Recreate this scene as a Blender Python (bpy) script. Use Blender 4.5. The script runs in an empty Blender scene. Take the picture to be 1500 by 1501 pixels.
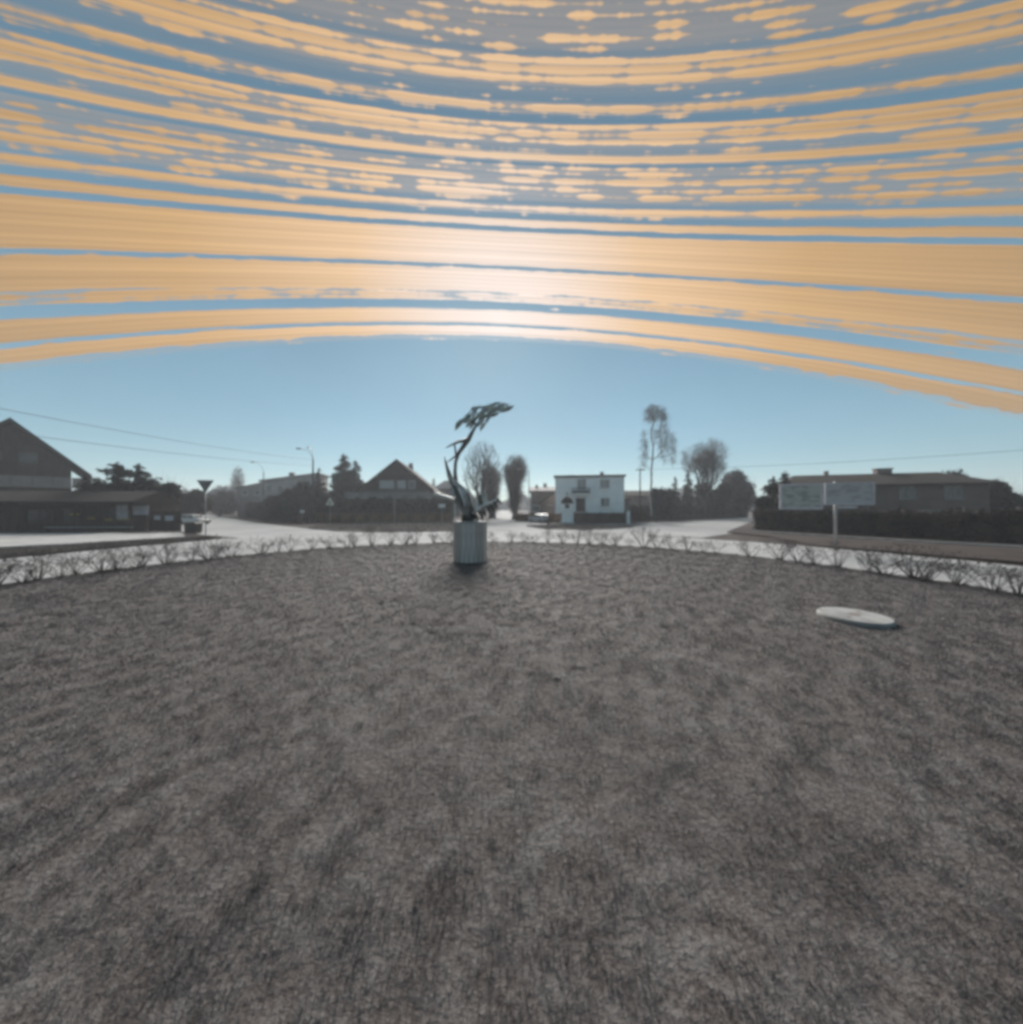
import bpy, math, random
import numpy as np
from mathutils import Vector

R = math.radians
SC = bpy.context.scene
COL = SC.collection
F, HY, CX, CAMH = 505.0, 743.0, 750.0, 2.5      # focal length and horizon measured on the 1500 px photograph

# ------------------------------------------------------------------ camera
cam_d = bpy.data.cameras.new('camera')
cam = bpy.data.objects.new('camera', cam_d); COL.objects.link(cam)
cam.location = (0, 0, CAMH); cam.rotation_euler = (R(90), 0, 0)
cam_d.sensor_width = 36; cam_d.sensor_fit = 'HORIZONTAL'
cam_d.lens = 36 * F / 1500
cam_d.shift_y = -(750.5 - HY) / 1500
cam_d.clip_start = 0.05; cam_d.clip_end = 6000
SC.camera = cam

# ------------------------------------------------------------------ sky and sun
SUN_EL, SUN_AZ = R(29), R(-3.9)                  # azimuth from +Y, negative is towards -X
POLE = Vector((0.0399, -0.5901, 0.8064)).normalized()   # celestial pole behind the camera: it looks south
EAST = Vector((-1, 0, 0)); EAST = (EAST - POLE * EAST.dot(POLE)).normalized()
SOUTH = EAST.cross(POLE).normalized()
if SOUTH.y < 0: SOUTH = -SOUTH

world = bpy.data.worlds.new('World'); SC.world = world; world.use_nodes = True
NT = world.node_tree; NT.nodes.clear()

def N(nt, typ, **kw):
    n = nt.nodes.new(typ)
    for k, v in kw.items(): setattr(n, k, v)
    return n
def setin(nt, sock, v):
    if isinstance(v, bpy.types.NodeSocket): nt.links.new(v, sock)
    else: sock.default_value = v
def M(nt, op, a, b=None, c=None, clamp=False):
    n = N(nt, 'ShaderNodeMath', operation=op, use_clamp=clamp)
    for i, v in enumerate((a, b, c)):
        if v is not None: setin(nt, n.inputs[i], v)
    return n.outputs[0]
def smooth(nt, v, lo, hi, a=0.0, b=1.0):
    n = N(nt, 'ShaderNodeMapRange', interpolation_type='SMOOTHSTEP')
    for i, x in enumerate((v, lo, hi, a, b)): setin(nt, n.inputs[i], x)
    return n.outputs[0]
def mixc(nt, f, a, b, mode='MIX'):
    n = N(nt, 'ShaderNodeMix', data_type='RGBA', blend_type=mode)
    setin(nt, n.inputs['Factor'], f)
    setin(nt, n.inputs[6], a); setin(nt, n.inputs[7], b)
    return n.outputs[2]
def combine(nt, x, y, z=0.0):
    n = N(nt, 'ShaderNodeCombineXYZ')
    for i, v in enumerate((x, y, z)): setin(nt, n.inputs[i], v)
    return n.outputs[0]
def noise(nt, vec, scale, detail=2.0, rough=0.5, dims='3D'):
    n = N(nt, 'ShaderNodeTexNoise', noise_dimensions=dims)
    nt.links.new(vec, n.inputs['Vector'])
    n.inputs['Scale'].default_value = scale; n.inputs['Detail'].default_value = detail; n.inputs['Roughness'].default_value = rough
    return n.outputs[0]
def ramp(nt, fac, stops, interp='LINEAR'):
    n = N(nt, 'ShaderNodeValToRGB'); cr = n.color_ramp; cr.interpolation = interp
    while len(cr.elements) < len(stops): cr.elements.new(0.5)
    for e, (p, v) in zip(cr.elements, stops):
        e.position = p; e.color = (v, v, v, 1) if not isinstance(v, tuple) else v + (1,)
    nt.links.new(fac, n.inputs[0])
    return n.outputs[0]

SKY_STRENGTH = 0.10
def build_sky():
    nt = NT
    tc = N(nt, 'ShaderNodeTexCoord'); d = tc.outputs['Generated']
    def dot(v):
        n = N(nt, 'ShaderNodeVectorMath', operation='DOT_PRODUCT'); nt.links.new(d, n.inputs[0]); n.inputs[1].default_value = v
        return n.outputs['Value']
    sky = N(nt, 'ShaderNodeTexSky', sky_type='NISHITA', sun_disc=False)
    sky.sun_elevation = SUN_EL; sky.sun_rotation = SUN_AZ
    sky.air_density = 1.0; sky.dust_density = 0.15; sky.ozone_density = 2.0
    dec = M(nt, 'MULTIPLY', M(nt, 'ARCSINE', dot(POLE)), 180 / math.pi)          # declination in degrees
    hour = M(nt, 'ARCTAN2', dot(EAST), dot(SOUTH))                                # hour angle
    # wobble so that the sun lanes are not ruled lines
    wv = noise(nt, combine(nt, M(nt, 'MULTIPLY', hour, 6.0), M(nt, 'MULTIPLY', dec, .6)), 1.0, 2.0)
    decw = M(nt, 'ADD', dec, M(nt, 'MULTIPLY', M(nt, 'SUBTRACT', wv, 0.5), 0.16))
    # clear spells (1), broken cloud (0.5) and dull spells (0) along the year, by declination
    S = [(-12, 0), (-10.6, 0), (-10.45, .30), (-9.85, .30), (-9.75, 1), (-8.75, 1), (-8.62, .1), (-8.3, .1), (-8.2, 1), (-6.6, 1), (-6.45, 0), (-5.5, .05),
         (-5.4, .75), (-4.6, .75), (-4.5, .55), (-4.3, .6), (-4.25, 1), (-1.75, 1), (-1.68, .15), (-1.3, .15), (-1.2, 1), (2.4, 1), (2.5, 0), (2.95, 0),
         (3.05, 1), (3.6, 1), (3.7, .1), (4.3, .2)]
    U = [(4.3, .2), (4.42, .9), (5.0, .9), (5.1, .15), (5.5, .25), (5.8, .66), (6.6, .62), (6.95, .3), (7.1, .85), (7.65, .85), (7.75, .15), (8.0, .55), (8.5, .6),
         (8.62, .05), (8.9, .15), (9.0, 1), (9.6, 1), (9.72, .22), (10.4, .35), (10.6, .86), (11.9, .84), (12.0, .05), (12.6, .15), (12.75, .62), (13.35, .6), (13.5, .15),
         (14.6, .28), (14.8, .9), (16.3, .86), (16.5, .2), (17.4, .42), (23.2, .5)]
    lo, hi = -12.0, 24.0
    t = M(nt, 'DIVIDE', M(nt, 'SUBTRACT', decw, lo), hi - lo)
    nrm = lambda L: [((x - lo) / (hi - lo), v) for x, v in L]
    a = ramp(nt, t, nrm(S)); b = ramp(nt, t, nrm(U))
    v = mixc(nt, M(nt, 'GREATER_THAN', decw, 4.3), a, b)
    bw = N(nt, 'ShaderNodeRGBToBW'); nt.links.new(v, bw.inputs[0]); v = bw.outputs[0]
    # each day is a lane; clouds break lanes into dashes, differently every day
    rowf = M(nt, 'DIVIDE', decw, 0.64); row = M(nt, 'FLOOR', rowf); fr = M(nt, 'FRACT', rowf)
    n1 = noise(nt, combine(nt, M(nt, 'MULTIPLY', hour, 12.0), M(nt, 'MULTIPLY', row, 7.31)), 1.0, 3.0, 0.62)
    n2 = noise(nt, combine(nt, M(nt, 'MULTIPLY', hour, 3.0), M(nt, 'MULTIPLY', dec, .5), 4.0), 1.0, 2.0)
    cloud = M(nt, 'ADD', M(nt, 'MULTIPLY', M(nt, 'SUBTRACT', n1, .5), 2.5), M(nt, 'MULTIPLY', M(nt, 'SUBTRACT', n2, .5), 0.8))
    # lanes are narrower where the sun shone briefly
    lane = M(nt, 'MULTIPLY', M(nt, 'ABSOLUTE', M(nt, 'SUBTRACT', fr, .5)), 0.75)
    mask = smooth(nt, M(nt, 'SUBTRACT', M(nt, 'ADD', v, cloud), lane), 0.18, 0.56)
    solid = smooth(nt, v, 0.82, 0.98)
    mask = M(nt, 'MAXIMUM', mask, M(nt, 'MULTIPLY', solid, smooth(nt, M(nt, 'ADD', v, M(nt, 'MULTIPLY', cloud, .35)), .5, .7)))
    gapl = M(nt, 'MULTIPLY', smooth(nt, M(nt, 'ABSOLUTE', M(nt, 'SUBTRACT', fr, .5)), .30, .5), smooth(nt, dec, 2.5, 5.0, .0, .42))
    mask = M(nt, 'MULTIPLY', mask, M(nt, 'SUBTRACT', 1.0, gapl))
    inband = M(nt, 'MULTIPLY', smooth(nt, dec, -11.0, -10.2), smooth(nt, dec, 23.4, 22.8))
    mask = M(nt, 'MULTIPLY', mask, inband)
    # fine day-to-day lines inside the clear spells
    fine = M(nt, 'SINE', M(nt, 'MULTIPLY', decw, 2 * math.pi / 0.47))
    fine2 = noise(nt, combine(nt, M(nt, 'MULTIPLY', hour, .5), M(nt, 'MULTIPLY', decw, 1.5)), 1.0, 3.0)
    bright = M(nt, 'ADD', M(nt, 'ADD', 0.86, M(nt, 'MULTIPLY', fine, 0.055)), M(nt, 'MULTIPLY', smooth(nt, fine2, .35, .65), .15))
    # the sun is whiter at noon and low declination, redder towards morning and evening
    dn = N(nt, 'ShaderNodeVectorMath', operation='DOT_PRODUCT'); nt.links.new(d, dn.inputs[0])
    el0 = R(28); az0 = R(-2); dn.inputs[1].default_value = (math.cos(el0) * math.sin(az0), math.cos(el0) * math.cos(az0), math.sin(el0))
    ang = M(nt, 'MULTIPLY', M(nt, 'ARCCOSINE', M(nt, 'MINIMUM', dn.outputs['Value'], 0.9999)), 180 / math.pi)
    warm = ramp(nt, M(nt, 'DIVIDE', ang, 60.0, clamp=True),
                [(0.0, (.98, .86, .80)), (.14, (.92, .76, .66)), (.34, (.80, .54, .32)), (.62, (.60, .37, .165)), (1.0, (.42, .265, .12))])
    trail = N(nt, 'ShaderNodeVectorMath', operation='SCALE'); nt.links.new(warm, trail.inputs[0]); nt.links.new(bright, trail.inputs['Scale'])
    scl = N(nt, 'ShaderNodeVectorMath', operation='SCALE'); nt.links.new(trail.outputs[0], scl.inputs[0]); scl.inputs['Scale'].default_value = .67 / SKY_STRENGTH
    # sky between the lanes: the clear-sky model, cooled a little by the months of thin cloud
    tint = mixc(nt, 1.0, sky.outputs[0], (.46, .56, .55, 1), 'MULTIPLY')
    k = 1.0 / SKY_STRENGTH
    sep = N(nt, 'ShaderNodeSeparateXYZ'); nt.links.new(d, sep.inputs[0])      # months of thin cloud: brighter low down, duller overhead
    vl = N(nt, 'ShaderNodeVectorMath', operation='SCALE'); vl.inputs[0].default_value = (.135 * k, .250 * k, .305 * k)
    nt.links.new(smooth(nt, sep.outputs['Z'], .1, .95, 1.0, .42), vl.inputs['Scale'])
    tint = mixc(nt, .58, tint, vl.outputs[0])
    gn = noise(nt, d, 2.3, 3.0)
    tint2 = N(nt, 'ShaderNodeVectorMath', operation='SCALE'); nt.links.new(tint, tint2.inputs[0])
    nt.links.new(M(nt, 'ADD', .9, M(nt, 'MULTIPLY', gn, .2)), tint2.inputs['Scale'])
    veil = M(nt, 'MULTIPLY', smooth(nt, v, .10, .45), .24)
    full = mixc(nt, M(nt, 'MAXIMUM', mask, M(nt, 'MULTIPLY', veil, inband)), tint2.outputs[0], scl.outputs[0])
    bg = N(nt, 'ShaderNodeBackground'); nt.links.new(full, bg.inputs[0]); bg.inputs[1].default_value = SKY_STRENGTH
    out = N(nt, 'ShaderNodeOutputWorld'); nt.links.new(bg.outputs[0], out.inputs[0])
build_sky()

sun_d = bpy.data.lights.new('sun', 'SUN'); sun = bpy.data.objects.new('sun', sun_d); COL.objects.link(sun)
sun_d.energy = 4.5; sun_d.angle = R(28); sun_d.color = (1, .96, .91)
sv = Vector((math.cos(SUN_EL) * math.sin(SUN_AZ), math.cos(SUN_EL) * math.cos(SUN_AZ), math.sin(SUN_EL)))
sun.rotation_euler = sv.to_track_quat('Z', 'Y').to_euler()

SC.view_settings.view_transform = 'Standard'; SC.view_settings.look = 'None'
SC.view_settings.gamma = 1.0; SC.view_settings.use_curve_mapping = False
SC.view_settings.exposure = 0.7
SC.render.engine = 'CYCLES'
SC.cycles.pixel_filter_type = 'BLACKMAN_HARRIS'; SC.cycles.filter_width = 3.8     # pinhole softness
SC.cycles.max_bounces = 5; SC.cycles.diffuse_bounces = 3; SC.cycles.glossy_bounces = 2
SC.cycles.use_denoising = True

# ------------------------------------------------------------------ helpers
def X(px, Y): return (px - CX) / F * Y
def H(py, Y): return CAMH + (HY - py) / F * Y
def G(px, py):
    Y = F * CAMH / (py - HY); return (X(px, Y), Y)
GZ = -0.126                                       # level of the ground around the island

def material(name, col, rough=.8, var=.25, scale=3.0, bump=0.0, bscale=None, metal=0.0, col2=None, spec=.3, detail=4.0, stretch=None, trans=0.0):
    m = bpy.data.materials.new(name); m.use_nodes = True; nt = m.node_tree
    bs = nt.nodes['Principled BSDF']
    tc = N(nt, 'ShaderNodeTexCoord'); vec = tc.outputs['Object']
    if stretch:
        mp = N(nt, 'ShaderNodeMapping'); nt.links.new(vec, mp.inputs[0]); mp.inputs['Scale'].default_value = stretch; vec = mp.outputs[0]
    nz = noise(nt, vec, scale, detail, .6)
    c2 = col2 or tuple(c * (1 - var) for c in col)
    c1 = col if col2 else tuple(min(1, c * (1 + var)) for c in col)
    f = smooth(nt, nz, .32, .68)
    c = mixc(nt, f, tuple(c2) + (1,), tuple(c1) + (1,))
    nt.links.new(c, bs.inputs['Base Color'])
    bs.inputs['Roughness'].default_value = rough; bs.inputs['Metallic'].default_value = metal
    bs.inputs['Specular IOR Level'].default_value = spec
    if bump:
        b = N(nt, 'ShaderNodeBump'); b.inputs['Strength'].default_value = min(1, bump); b.inputs['Distance'].default_value = .03
        nt.links.new(noise(nt, vec, bscale or scale * 6, 4.0, .6), b.inputs['Height']); nt.links.new(b.outputs[0], bs.inputs['Normal'])
    if trans:
        tr = N(nt, 'ShaderNodeBsdfTranslucent'); nt.links.new(c, tr.inputs[0])
        mx = N(nt, 'ShaderNodeMixShader'); mx.inputs[0].default_value = trans
        nt.links.new(bs.outputs[0], mx.inputs[1]); nt.links.new(tr.outputs[0], mx.inputs[2])
        nt.links.new(mx.outputs[0], nt.nodes['Material Output'].inputs[0])
    return m

MT = dict(
    bark=material('bark', (.085, .070, .066), .9, .35, 4, .5, 20),
    twig=material('twig', (.095, .078, .074), .9, .3, 2),
    grey_twig=material('grey_twig', (.15, .14, .14), .9, .25, 1),
    birch_twig=material('birch_twig', (.13, .13, .12), .9, .25, 1),
    birch_bark=material('birch_bark', (.34, .33, .32), .8, .5, 5, .3, 20, stretch=(1, 1, .4)),
    needle=material('needle', (.040, .043, .040), .8, .45, .9),
    pine_needle=material('pine_needle', (.034, .036, .034), .8, .45, .9),
    hedge_leaf=material('hedge_leaf', (.054, .040, .034), .85, .45, 1.2),
    beech_leaf=material('beech_leaf', (.16, .085, .045), .85, .4, 1.6),
    far_wood=material('far_wood', (.09, .085, .09), .9, .3, .08),
    white_render=material('white_render', (.82, .83, .81), .85, .06, .7, .15, 30),
    grey_render=material('grey_render', (.34, .32, .31), .9, .12, .6, .15, 25),
    dark_render=material('dark_render', (.175, .14, .125), .9, .15, .6, .15, 25),
    hip_wall=material('hip_wall', (.165, .120, .105), .9, .12, .6, .15, 25),
    lilac_render=material('lilac_render', (.26, .225, .215), .9, .12, .6, .15, 25),
    roof_dark=material('roof_dark', (.022, .017, .016), .97, .25, 1.5, .3, 14),
    roof_brown=material('roof_brown', (.026, .019, .017), .97, .25, 1.2, .3, 14),
    roof_grey=material('roof_grey', (.22, .20, .20), .8, .2, 1.2, .3, 14),
    wood_dark=material('wood_dark', (.050, .034, .028), .8, .35, 3, .3, 20, stretch=(1, 1, .2)),
    fence_brown=material('fence_brown', (.135, .075, .045), .8, .35, 2.2, .3, 20, stretch=(1, 1, .25)),
    frame_white=material('frame_white', (.66, .66, .65), .6, .06, 3),
    glass=material('glass', (.05, .055, .06), .08, .2, 1, spec=.6),
    pale_blind=material('pale_blind', (.46, .46, .45), .7, .1, 2),
    door_dark=material('door_dark', (.06, .045, .043), .6, .2, 3),
    concrete=material('concrete', (.36, .35, .34), .9, .18, 1.4, .3, 25),
    kerb=material('kerb', (.34, .34, .33), .9, .2, 1.2, .2, 20),
    pave=material('pave', (.33, .33, .325), .85, .18, .8, .3, 18),
    galvanised=material('galvanised', (.30, .30, .30), .5, .15, 3, metal=.5),
    sign_back=material('sign_back', (.13, .125, .125), .55, .12, 3, metal=.4),
    sign_white=material('sign_white', (.70, .70, .68), .5, .06, 3),
    sign_black=material('sign_black', (.03, .03, .03), .5, .1, 3),
    steel=material('steel', (.17, .16, .155), .5, .35, 2.5, .3, 14, metal=.55),
    steel_dark=material('steel_dark', (.07, .065, .062), .6, .3, 3, .3, 14, metal=.3),
    steel_pale=material('steel_pale', (.42, .42, .41), .42, .2, 3, .2, 14, metal=.5),
    steel_leaf=material('steel_leaf', (.30, .33, .31), .5, .3, 2.0, .3, 14, metal=.3),
    pale_metal=material('pale_metal', (.60, .60, .58), .45, .15, 3, .2, 14, metal=.2),
    black_metal=material('black_metal', (.03, .027, .026), .55, .2, 4, metal=.3),
    tyre=material('tyre', (.025, .025, .025), .85, .1, 4),
    car_white=material('car_white', (.76, .76, .75), .25, .03, 1, spec=.5),
    car_silver=material('car_silver', (.45, .46, .47), .28, .04, 1, spec=.5),
    lamp_yellow=material('lamp_yellow', (.75, .55, .12), .3, .05, 3),
    lamp_red=material('lamp_red', (.45, .04, .03), .3, .05, 3),
    lamp_clear=material('lamp_clear', (.6, .6, .6), .2, .05, 3),
    yellow_print=material('yellow_print', (.42, .29, .07), .7, .2, 3),
    pale_print=material('pale_print', (.42, .41, .43), .7, .15, 2),
    wire=material('wire', (.05, .05, .05), .6, .1, 1),
    soil=material('soil', (.095, .082, .078), .95, .3, 6, .8, 30),
)

class MB:
    def __init__(s): s.v = []; s.f = []
    def poly(s, pts):
        i = len(s.v); s.v += [tuple(p) for p in pts]; s.f.append(tuple(range(i, i + len(pts)))); return s
    def box(s, c, d, rz=0.0, taper=1.0):
        i = len(s.v); cs, sn = math.cos(rz), math.sin(rz)
        for z in (-.5, .5):
            k = taper if z > 0 else 1.0
            for x, y in ((-.5, -.5), (.5, -.5), (.5, .5), (-.5, .5)):
                a, b = x * d[0] * k, y * d[1] * k
                s.v.append((c[0] + a * cs - b * sn, c[1] + a * sn + b * cs, c[2] + z * d[2]))
        for q in ((3, 2, 1, 0), (4, 5, 6, 7), (0, 1, 5, 4), (1, 2, 6, 5), (2, 3, 7, 6), (3, 0, 4, 7)): s.f.append(tuple(i + k for k in q))
        return s
    def tube(s, pts, rad, n=6, cap=True):
        pts = [Vector(p) for p in pts]
        if not isinstance(rad, (list, tuple)): rad = [rad] * len(pts)
        i0 = len(s.v); ref = None
        for k, p in enumerate(pts):
            t = (pts[min(k + 1, len(pts) - 1)] - pts[max(k - 1, 0)])
            t = t.normalized() if t.length > 1e-9 else Vector((0, 0, 1))
            if ref is None: ref = Vector((1, 0, 0)) if abs(t.x) < .8 else Vector((0, 1, 0))
            u = t.cross(ref).normalized(); w = t.cross(u); ref = w.cross(t) if False else ref
            for j in range(n):
                a = 2 * math.pi * j / n; q = p + (u * math.cos(a) + w * math.sin(a)) * rad[k]
                s.v.append(tuple(q))
        for k in range(len(pts) - 1):
            for j in range(n):
                a = i0 + k * n + j; b = i0 + k * n + (j + 1) % n
                s.f.append((a, b, b + n, a + n))
        if cap:
            s.f.append(tuple(i0 + j for j in reversed(range(n)))); e = i0 + (len(pts) - 1) * n; s.f.append(tuple(e + j for j in range(n)))
        return s
    def lathe(s, prof, c=(0, 0, 0), n=20):
        i0 = len(s.v)
        for r, z in prof:
            for j in range(n):
                a = 2 * math.pi * j / n; s.v.append((c[0] + r * math.cos(a), c[1] + r * math.sin(a), c[2] + z))
        for k in range(len(prof) - 1):
            for j in range(n):
                a = i0 + k * n + j; b = i0 + k * n + (j + 1) % n; s.f.append((a, b, b + n, a + n))
        s.f.append(tuple(i0 + j for j in reversed(range(n)))); e = i0 + (len(prof) - 1) * n; s.f.append(tuple(e + j for j in range(n)))
        return s
    def prism(s, pts, off):
        """closed polygon pts extruded by vector off"""
        n = len(pts); i = len(s.v); off = Vector(off)
        s.v += [tuple(p) for p in pts] + [tuple(Vector(p) + off) for p in pts]
        s.f.append(tuple(i + k for k in reversed(range(n)))); s.f.append(tuple(i + n + k for k in range(n)))
        for k in range(n):
            b = (k + 1) % n; s.f.append((i + k, i + b, i + n + b, i + n + k))
        return s
    def build(s, name, mat, parent=None, smooth=False, loc=None):
        me = bpy.data.meshes.new(name); me.from_pydata(s.v, [], s.f)
        import bmesh
        if len(s.f) < 4000:
            bm = bmesh.new(); bm.from_mesh(me); bmesh.ops.recalc_face_normals(bm, faces=bm.faces); bm.to_mesh(me); bm.free()
        me.materials.append(MT[mat] if isinstance(mat, str) else mat)
        if smooth:
            for p in me.polygons: p.use_smooth = True
        o = bpy.data.objects.new(name, me); COL.objects.link(o)
        if parent: o.parent = parent
        if loc: o.location = loc
        return o

def tris_object(name, V, T, mat, parent=None):
    """fast mesh from numpy arrays of vertices and triangles"""
    me = bpy.data.meshes.new(name); V = np.asarray(V, np.float32).reshape(-1, 3); T = np.asarray(T, np.int32).reshape(-1, 3)
    me.vertices.add(len(V)); me.vertices.foreach_set('co', V.ravel())
    me.loops.add(T.size); me.loops.foreach_set('vertex_index', T.ravel())
    me.polygons.add(len(T)); me.polygons.foreach_set('loop_start', np.arange(0, T.size, 3, dtype=np.int32))
    me.update(calc_edges=True); me.validate()
    me.materials.append(MT[mat] if isinstance(mat, str) else mat)
    o = bpy.data.objects.new(name, me); COL.objects.link(o)
    if parent: o.parent = parent
    return o

def tag(o, label, cat, group=None):
    o['label'] = label; o['category'] = cat
    if group: o['group'] = group
    return o
def thing(name, label, cat, loc=(0, 0, 0), rz=0.0, group=None):
    o = bpy.data.objects.new(name, None); COL.objects.link(o); o.location = loc; o.rotation_euler = (0, 0, rz)
    o.empty_display_size = .2
    return tag(o, label, cat, group)
def struct(o, kind='structure'):
    o['kind'] = kind; return o
def copy_thing(root, loc, rz, scale=(1, 1, 1), label=None):
    r = root.copy(); COL.objects.link(r); r.location = loc; r.rotation_euler = (0, 0, rz); r.scale = scale
    if label: r['label'] = label
    for ch in root.children:
        c = ch.copy(); COL.objects.link(c); c.parent = r
        for g in ch.children:
            d = g.copy(); COL.objects.link(d); d.parent = c
    return r

# ------------------------------------------------------------------ ground, island, roads
def lawn_material():
    m = bpy.data.materials.new('lawn_earth'); m.use_nodes = True; nt = m.node_tree; bs = nt.nodes['Principled BSDF']
    tc = N(nt, 'ShaderNodeTexCoord'); v = tc.outputs['Object']
    a = noise(nt, v, .55, 5, .6); b = noise(nt, v, 3.2, 4, .6); c = noise(nt, v, 22, 4, .65)
    c1 = mixc(nt, smooth(nt, a, .35, .65), (.085, .075, .073, 1), (.118, .112, .110, 1))
    c2 = mixc(nt, smooth(nt, b, .38, .62), (.085, .071, .067, 1), c1)
    c3 = mixc(nt, M(nt, 'MULTIPLY', smooth(nt, c, .4, .65), .45), c2, (.17, .165, .16, 1))
    nt.links.new(c3, bs.inputs['Base Color']); bs.inputs['Roughness'].default_value = .85; bs.inputs['Specular IOR Level'].default_value = .2
    bp = N(nt, 'ShaderNodeBump'); bp.inputs['Strength'].default_value = .9; bp.inputs['Distance'].default_value = .05
    nt.links.new(M(nt, 'ADD', b, M(nt, 'MULTIPLY', c, .5)), bp.inputs['Height']); nt.links.new(bp.outputs[0], bs.inputs['Normal'])
    return m
MT['lawn'] = lawn_material()
def asphalt_material():
    m = bpy.data.materials.new('pale_asphalt'); m.use_nodes = True; nt = m.node_tree; bs = nt.nodes['Principled BSDF']
    tc = N(nt, 'ShaderNodeTexCoord'); v = tc.outputs['Object']
    a = noise(nt, v, .22, 5, .6); b = noise(nt, v, 1.6, 4, .6); c = noise(nt, v, 60, 2, .6)
    c1 = mixc(nt, smooth(nt, a, .3, .7), (.26, .265, .265, 1), (.36, .365, .36, 1))
    c2 = mixc(nt, M(nt, 'MULTIPLY', smooth(nt, b, .45, .75), .35), c1, (.20, .20, .20, 1))
    nt.links.new(c2, bs.inputs['Base Color']); bs.inputs['Roughness'].default_value = .9; bs.inputs['Specular IOR Level'].default_value = .12
    bp = N(nt, 'ShaderNodeBump'); bp.inputs['Strength'].default_value = .25; bp.inputs['Distance'].default_value = .01
    nt.links.new(c, bp.inputs['Height']); nt.links.new(bp.outputs[0], bs.inputs['Normal'])
    return m
MT['asphalt'] = asphalt_material()
MT['verge'] = material('verge', (.105, .098, .094), .95, .35, .5, .9, 9, spec=.15)
MT['verge_dark'] = material('verge_dark', (.046, .036, .033), .95, .35, .5, .9, 9, spec=.15)

IC, IR = Vector((-1.0, 9.0)), 15.7               # island centre and radius
OC, OR = Vector((-4.0, 10.0)), 27.0              # outer edge of the ring road

g = MB().poly([(-3000, -3000, GZ - .02), (3000, -3000, GZ - .02), (3000, 4000, GZ - .02), (-3000, 4000, GZ - .02)])
struct(g.build('ground', 'verge_dark'))

def lawn_height(x, y):
    return .018 * np.sin(x * 1.3 + .4) * np.cos(y * 1.1) + .012 * np.sin(x * 3.1 + y * 2.3) + .010 * np.sin(5.3 * x - 4.1 * y + 1)
rr = np.linspace(0, IR, 60); na = 160
vv, tt = [], []
for i, r in enumerate(rr):
    for j in range(na):
        a = 2 * math.pi * j / na; x, y = IC.x + r * math.cos(a), IC.y + r * math.sin(a)
        vv.append((x, y, float(lawn_height(x, y)) * min(1, (IR - r) / 1.5)))
for j in range(na):
    vv.append((IC.x + IR * math.cos(2 * math.pi * j / na), IC.y + IR * math.sin(2 * math.pi * j / na), GZ - .015))
for i in range(len(rr)):
    for j in range(na):
        a, b = i * na + j, i * na + (j + 1) % na
        tt += [(a, a + na, b + na), (a, b + na, b)] if i else [(a, a + na, b + na)]
lawn = tris_object('lawn', vv, tt, 'lawn'); struct(lawn)
for p in lawn.data.polygons: p.use_smooth = True

# kerb round the island
kb = MB()
for j in range(120):
    a0, a1 = 2 * math.pi * j / 120, 2 * math.pi * (j + 1) / 120 - .004
    r0, r1 = IR + .004, IR + .13
    P = [(IC.x + r * math.cos(a), IC.y + r * math.sin(a), GZ - .01) for r, a in ((r0, a0), (r1, a0), (r1, a1), (r0, a1))]
    kb.prism(P, (0, 0, .135))
struct(kb.build('kerb', 'kerb'))

def sheet(name, pts, z, mat, thick=None):
    b = MB()
    if thick: b.prism([(x, y, z - thick) for x, y in pts], (0, 0, thick))
    else: b.poly([(x, y, z) for x, y in pts])
    return struct(b.build(name, mat))
rb = MB(); n = 120
for j in range(n):
    a0, a1 = 2 * math.pi * j / n, 2 * math.pi * (j + 1) / n
    q = []
    for a, (c, r) in ((a0, (IC, IR + .05)), (a0, (OC, OR)), (a1, (OC, OR)), (a1, (IC, IR + .05))):
        q.append((c.x + r * math.cos(a), c.y + r * math.sin(a), GZ))
    rb.poly(q)
struct(rb.build('ring_road', 'asphalt'))
# three arms leaving the roundabout
sheet('road_left', [(-19, 27.5), (-11, 34), (-23, 40), (-41, 56), (-104, 117), (-250, 258), (-262, 246), (-116, 104), (-50, 47), (-27, 31)], GZ + .004, 'asphalt')
sheet('road_ahead', [(-4.5, 34), (8.5, 34), (5.2, 50), (3.2, 62), (.6, 140), (-3.0, 300), (-9.5, 300), (-6.6, 140), (-4.3, 62), (-4.4, 50)], GZ + .008, 'asphalt')
sheet('road_right', [(6, 36), (19, 49.5), (35, 66), (62, 91), (150, 172), (300, 310), (308, 303), (158, 164), (70, 87), (41, 58), (24, 36), (16, 29)], GZ + .012, 'asphalt')
# pavement in front of the white house and along the left arm
sheet('pavement_house', [(2.6, 52.2), (3.6, 49.6), (12, 49.2), (21, 50.5), (27, 53.8), (26, 55.5), (20, 52.6), (12, 51.4)], GZ + .09, 'pave', .1)
sheet('pavement_left', [G(-10, 801), G(100, 796), G(200, 790), G(272, 785.5), G(266, 780.5), G(100, 780.5), G(-10, 781)], GZ + .09, 'pave', .1)
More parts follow.
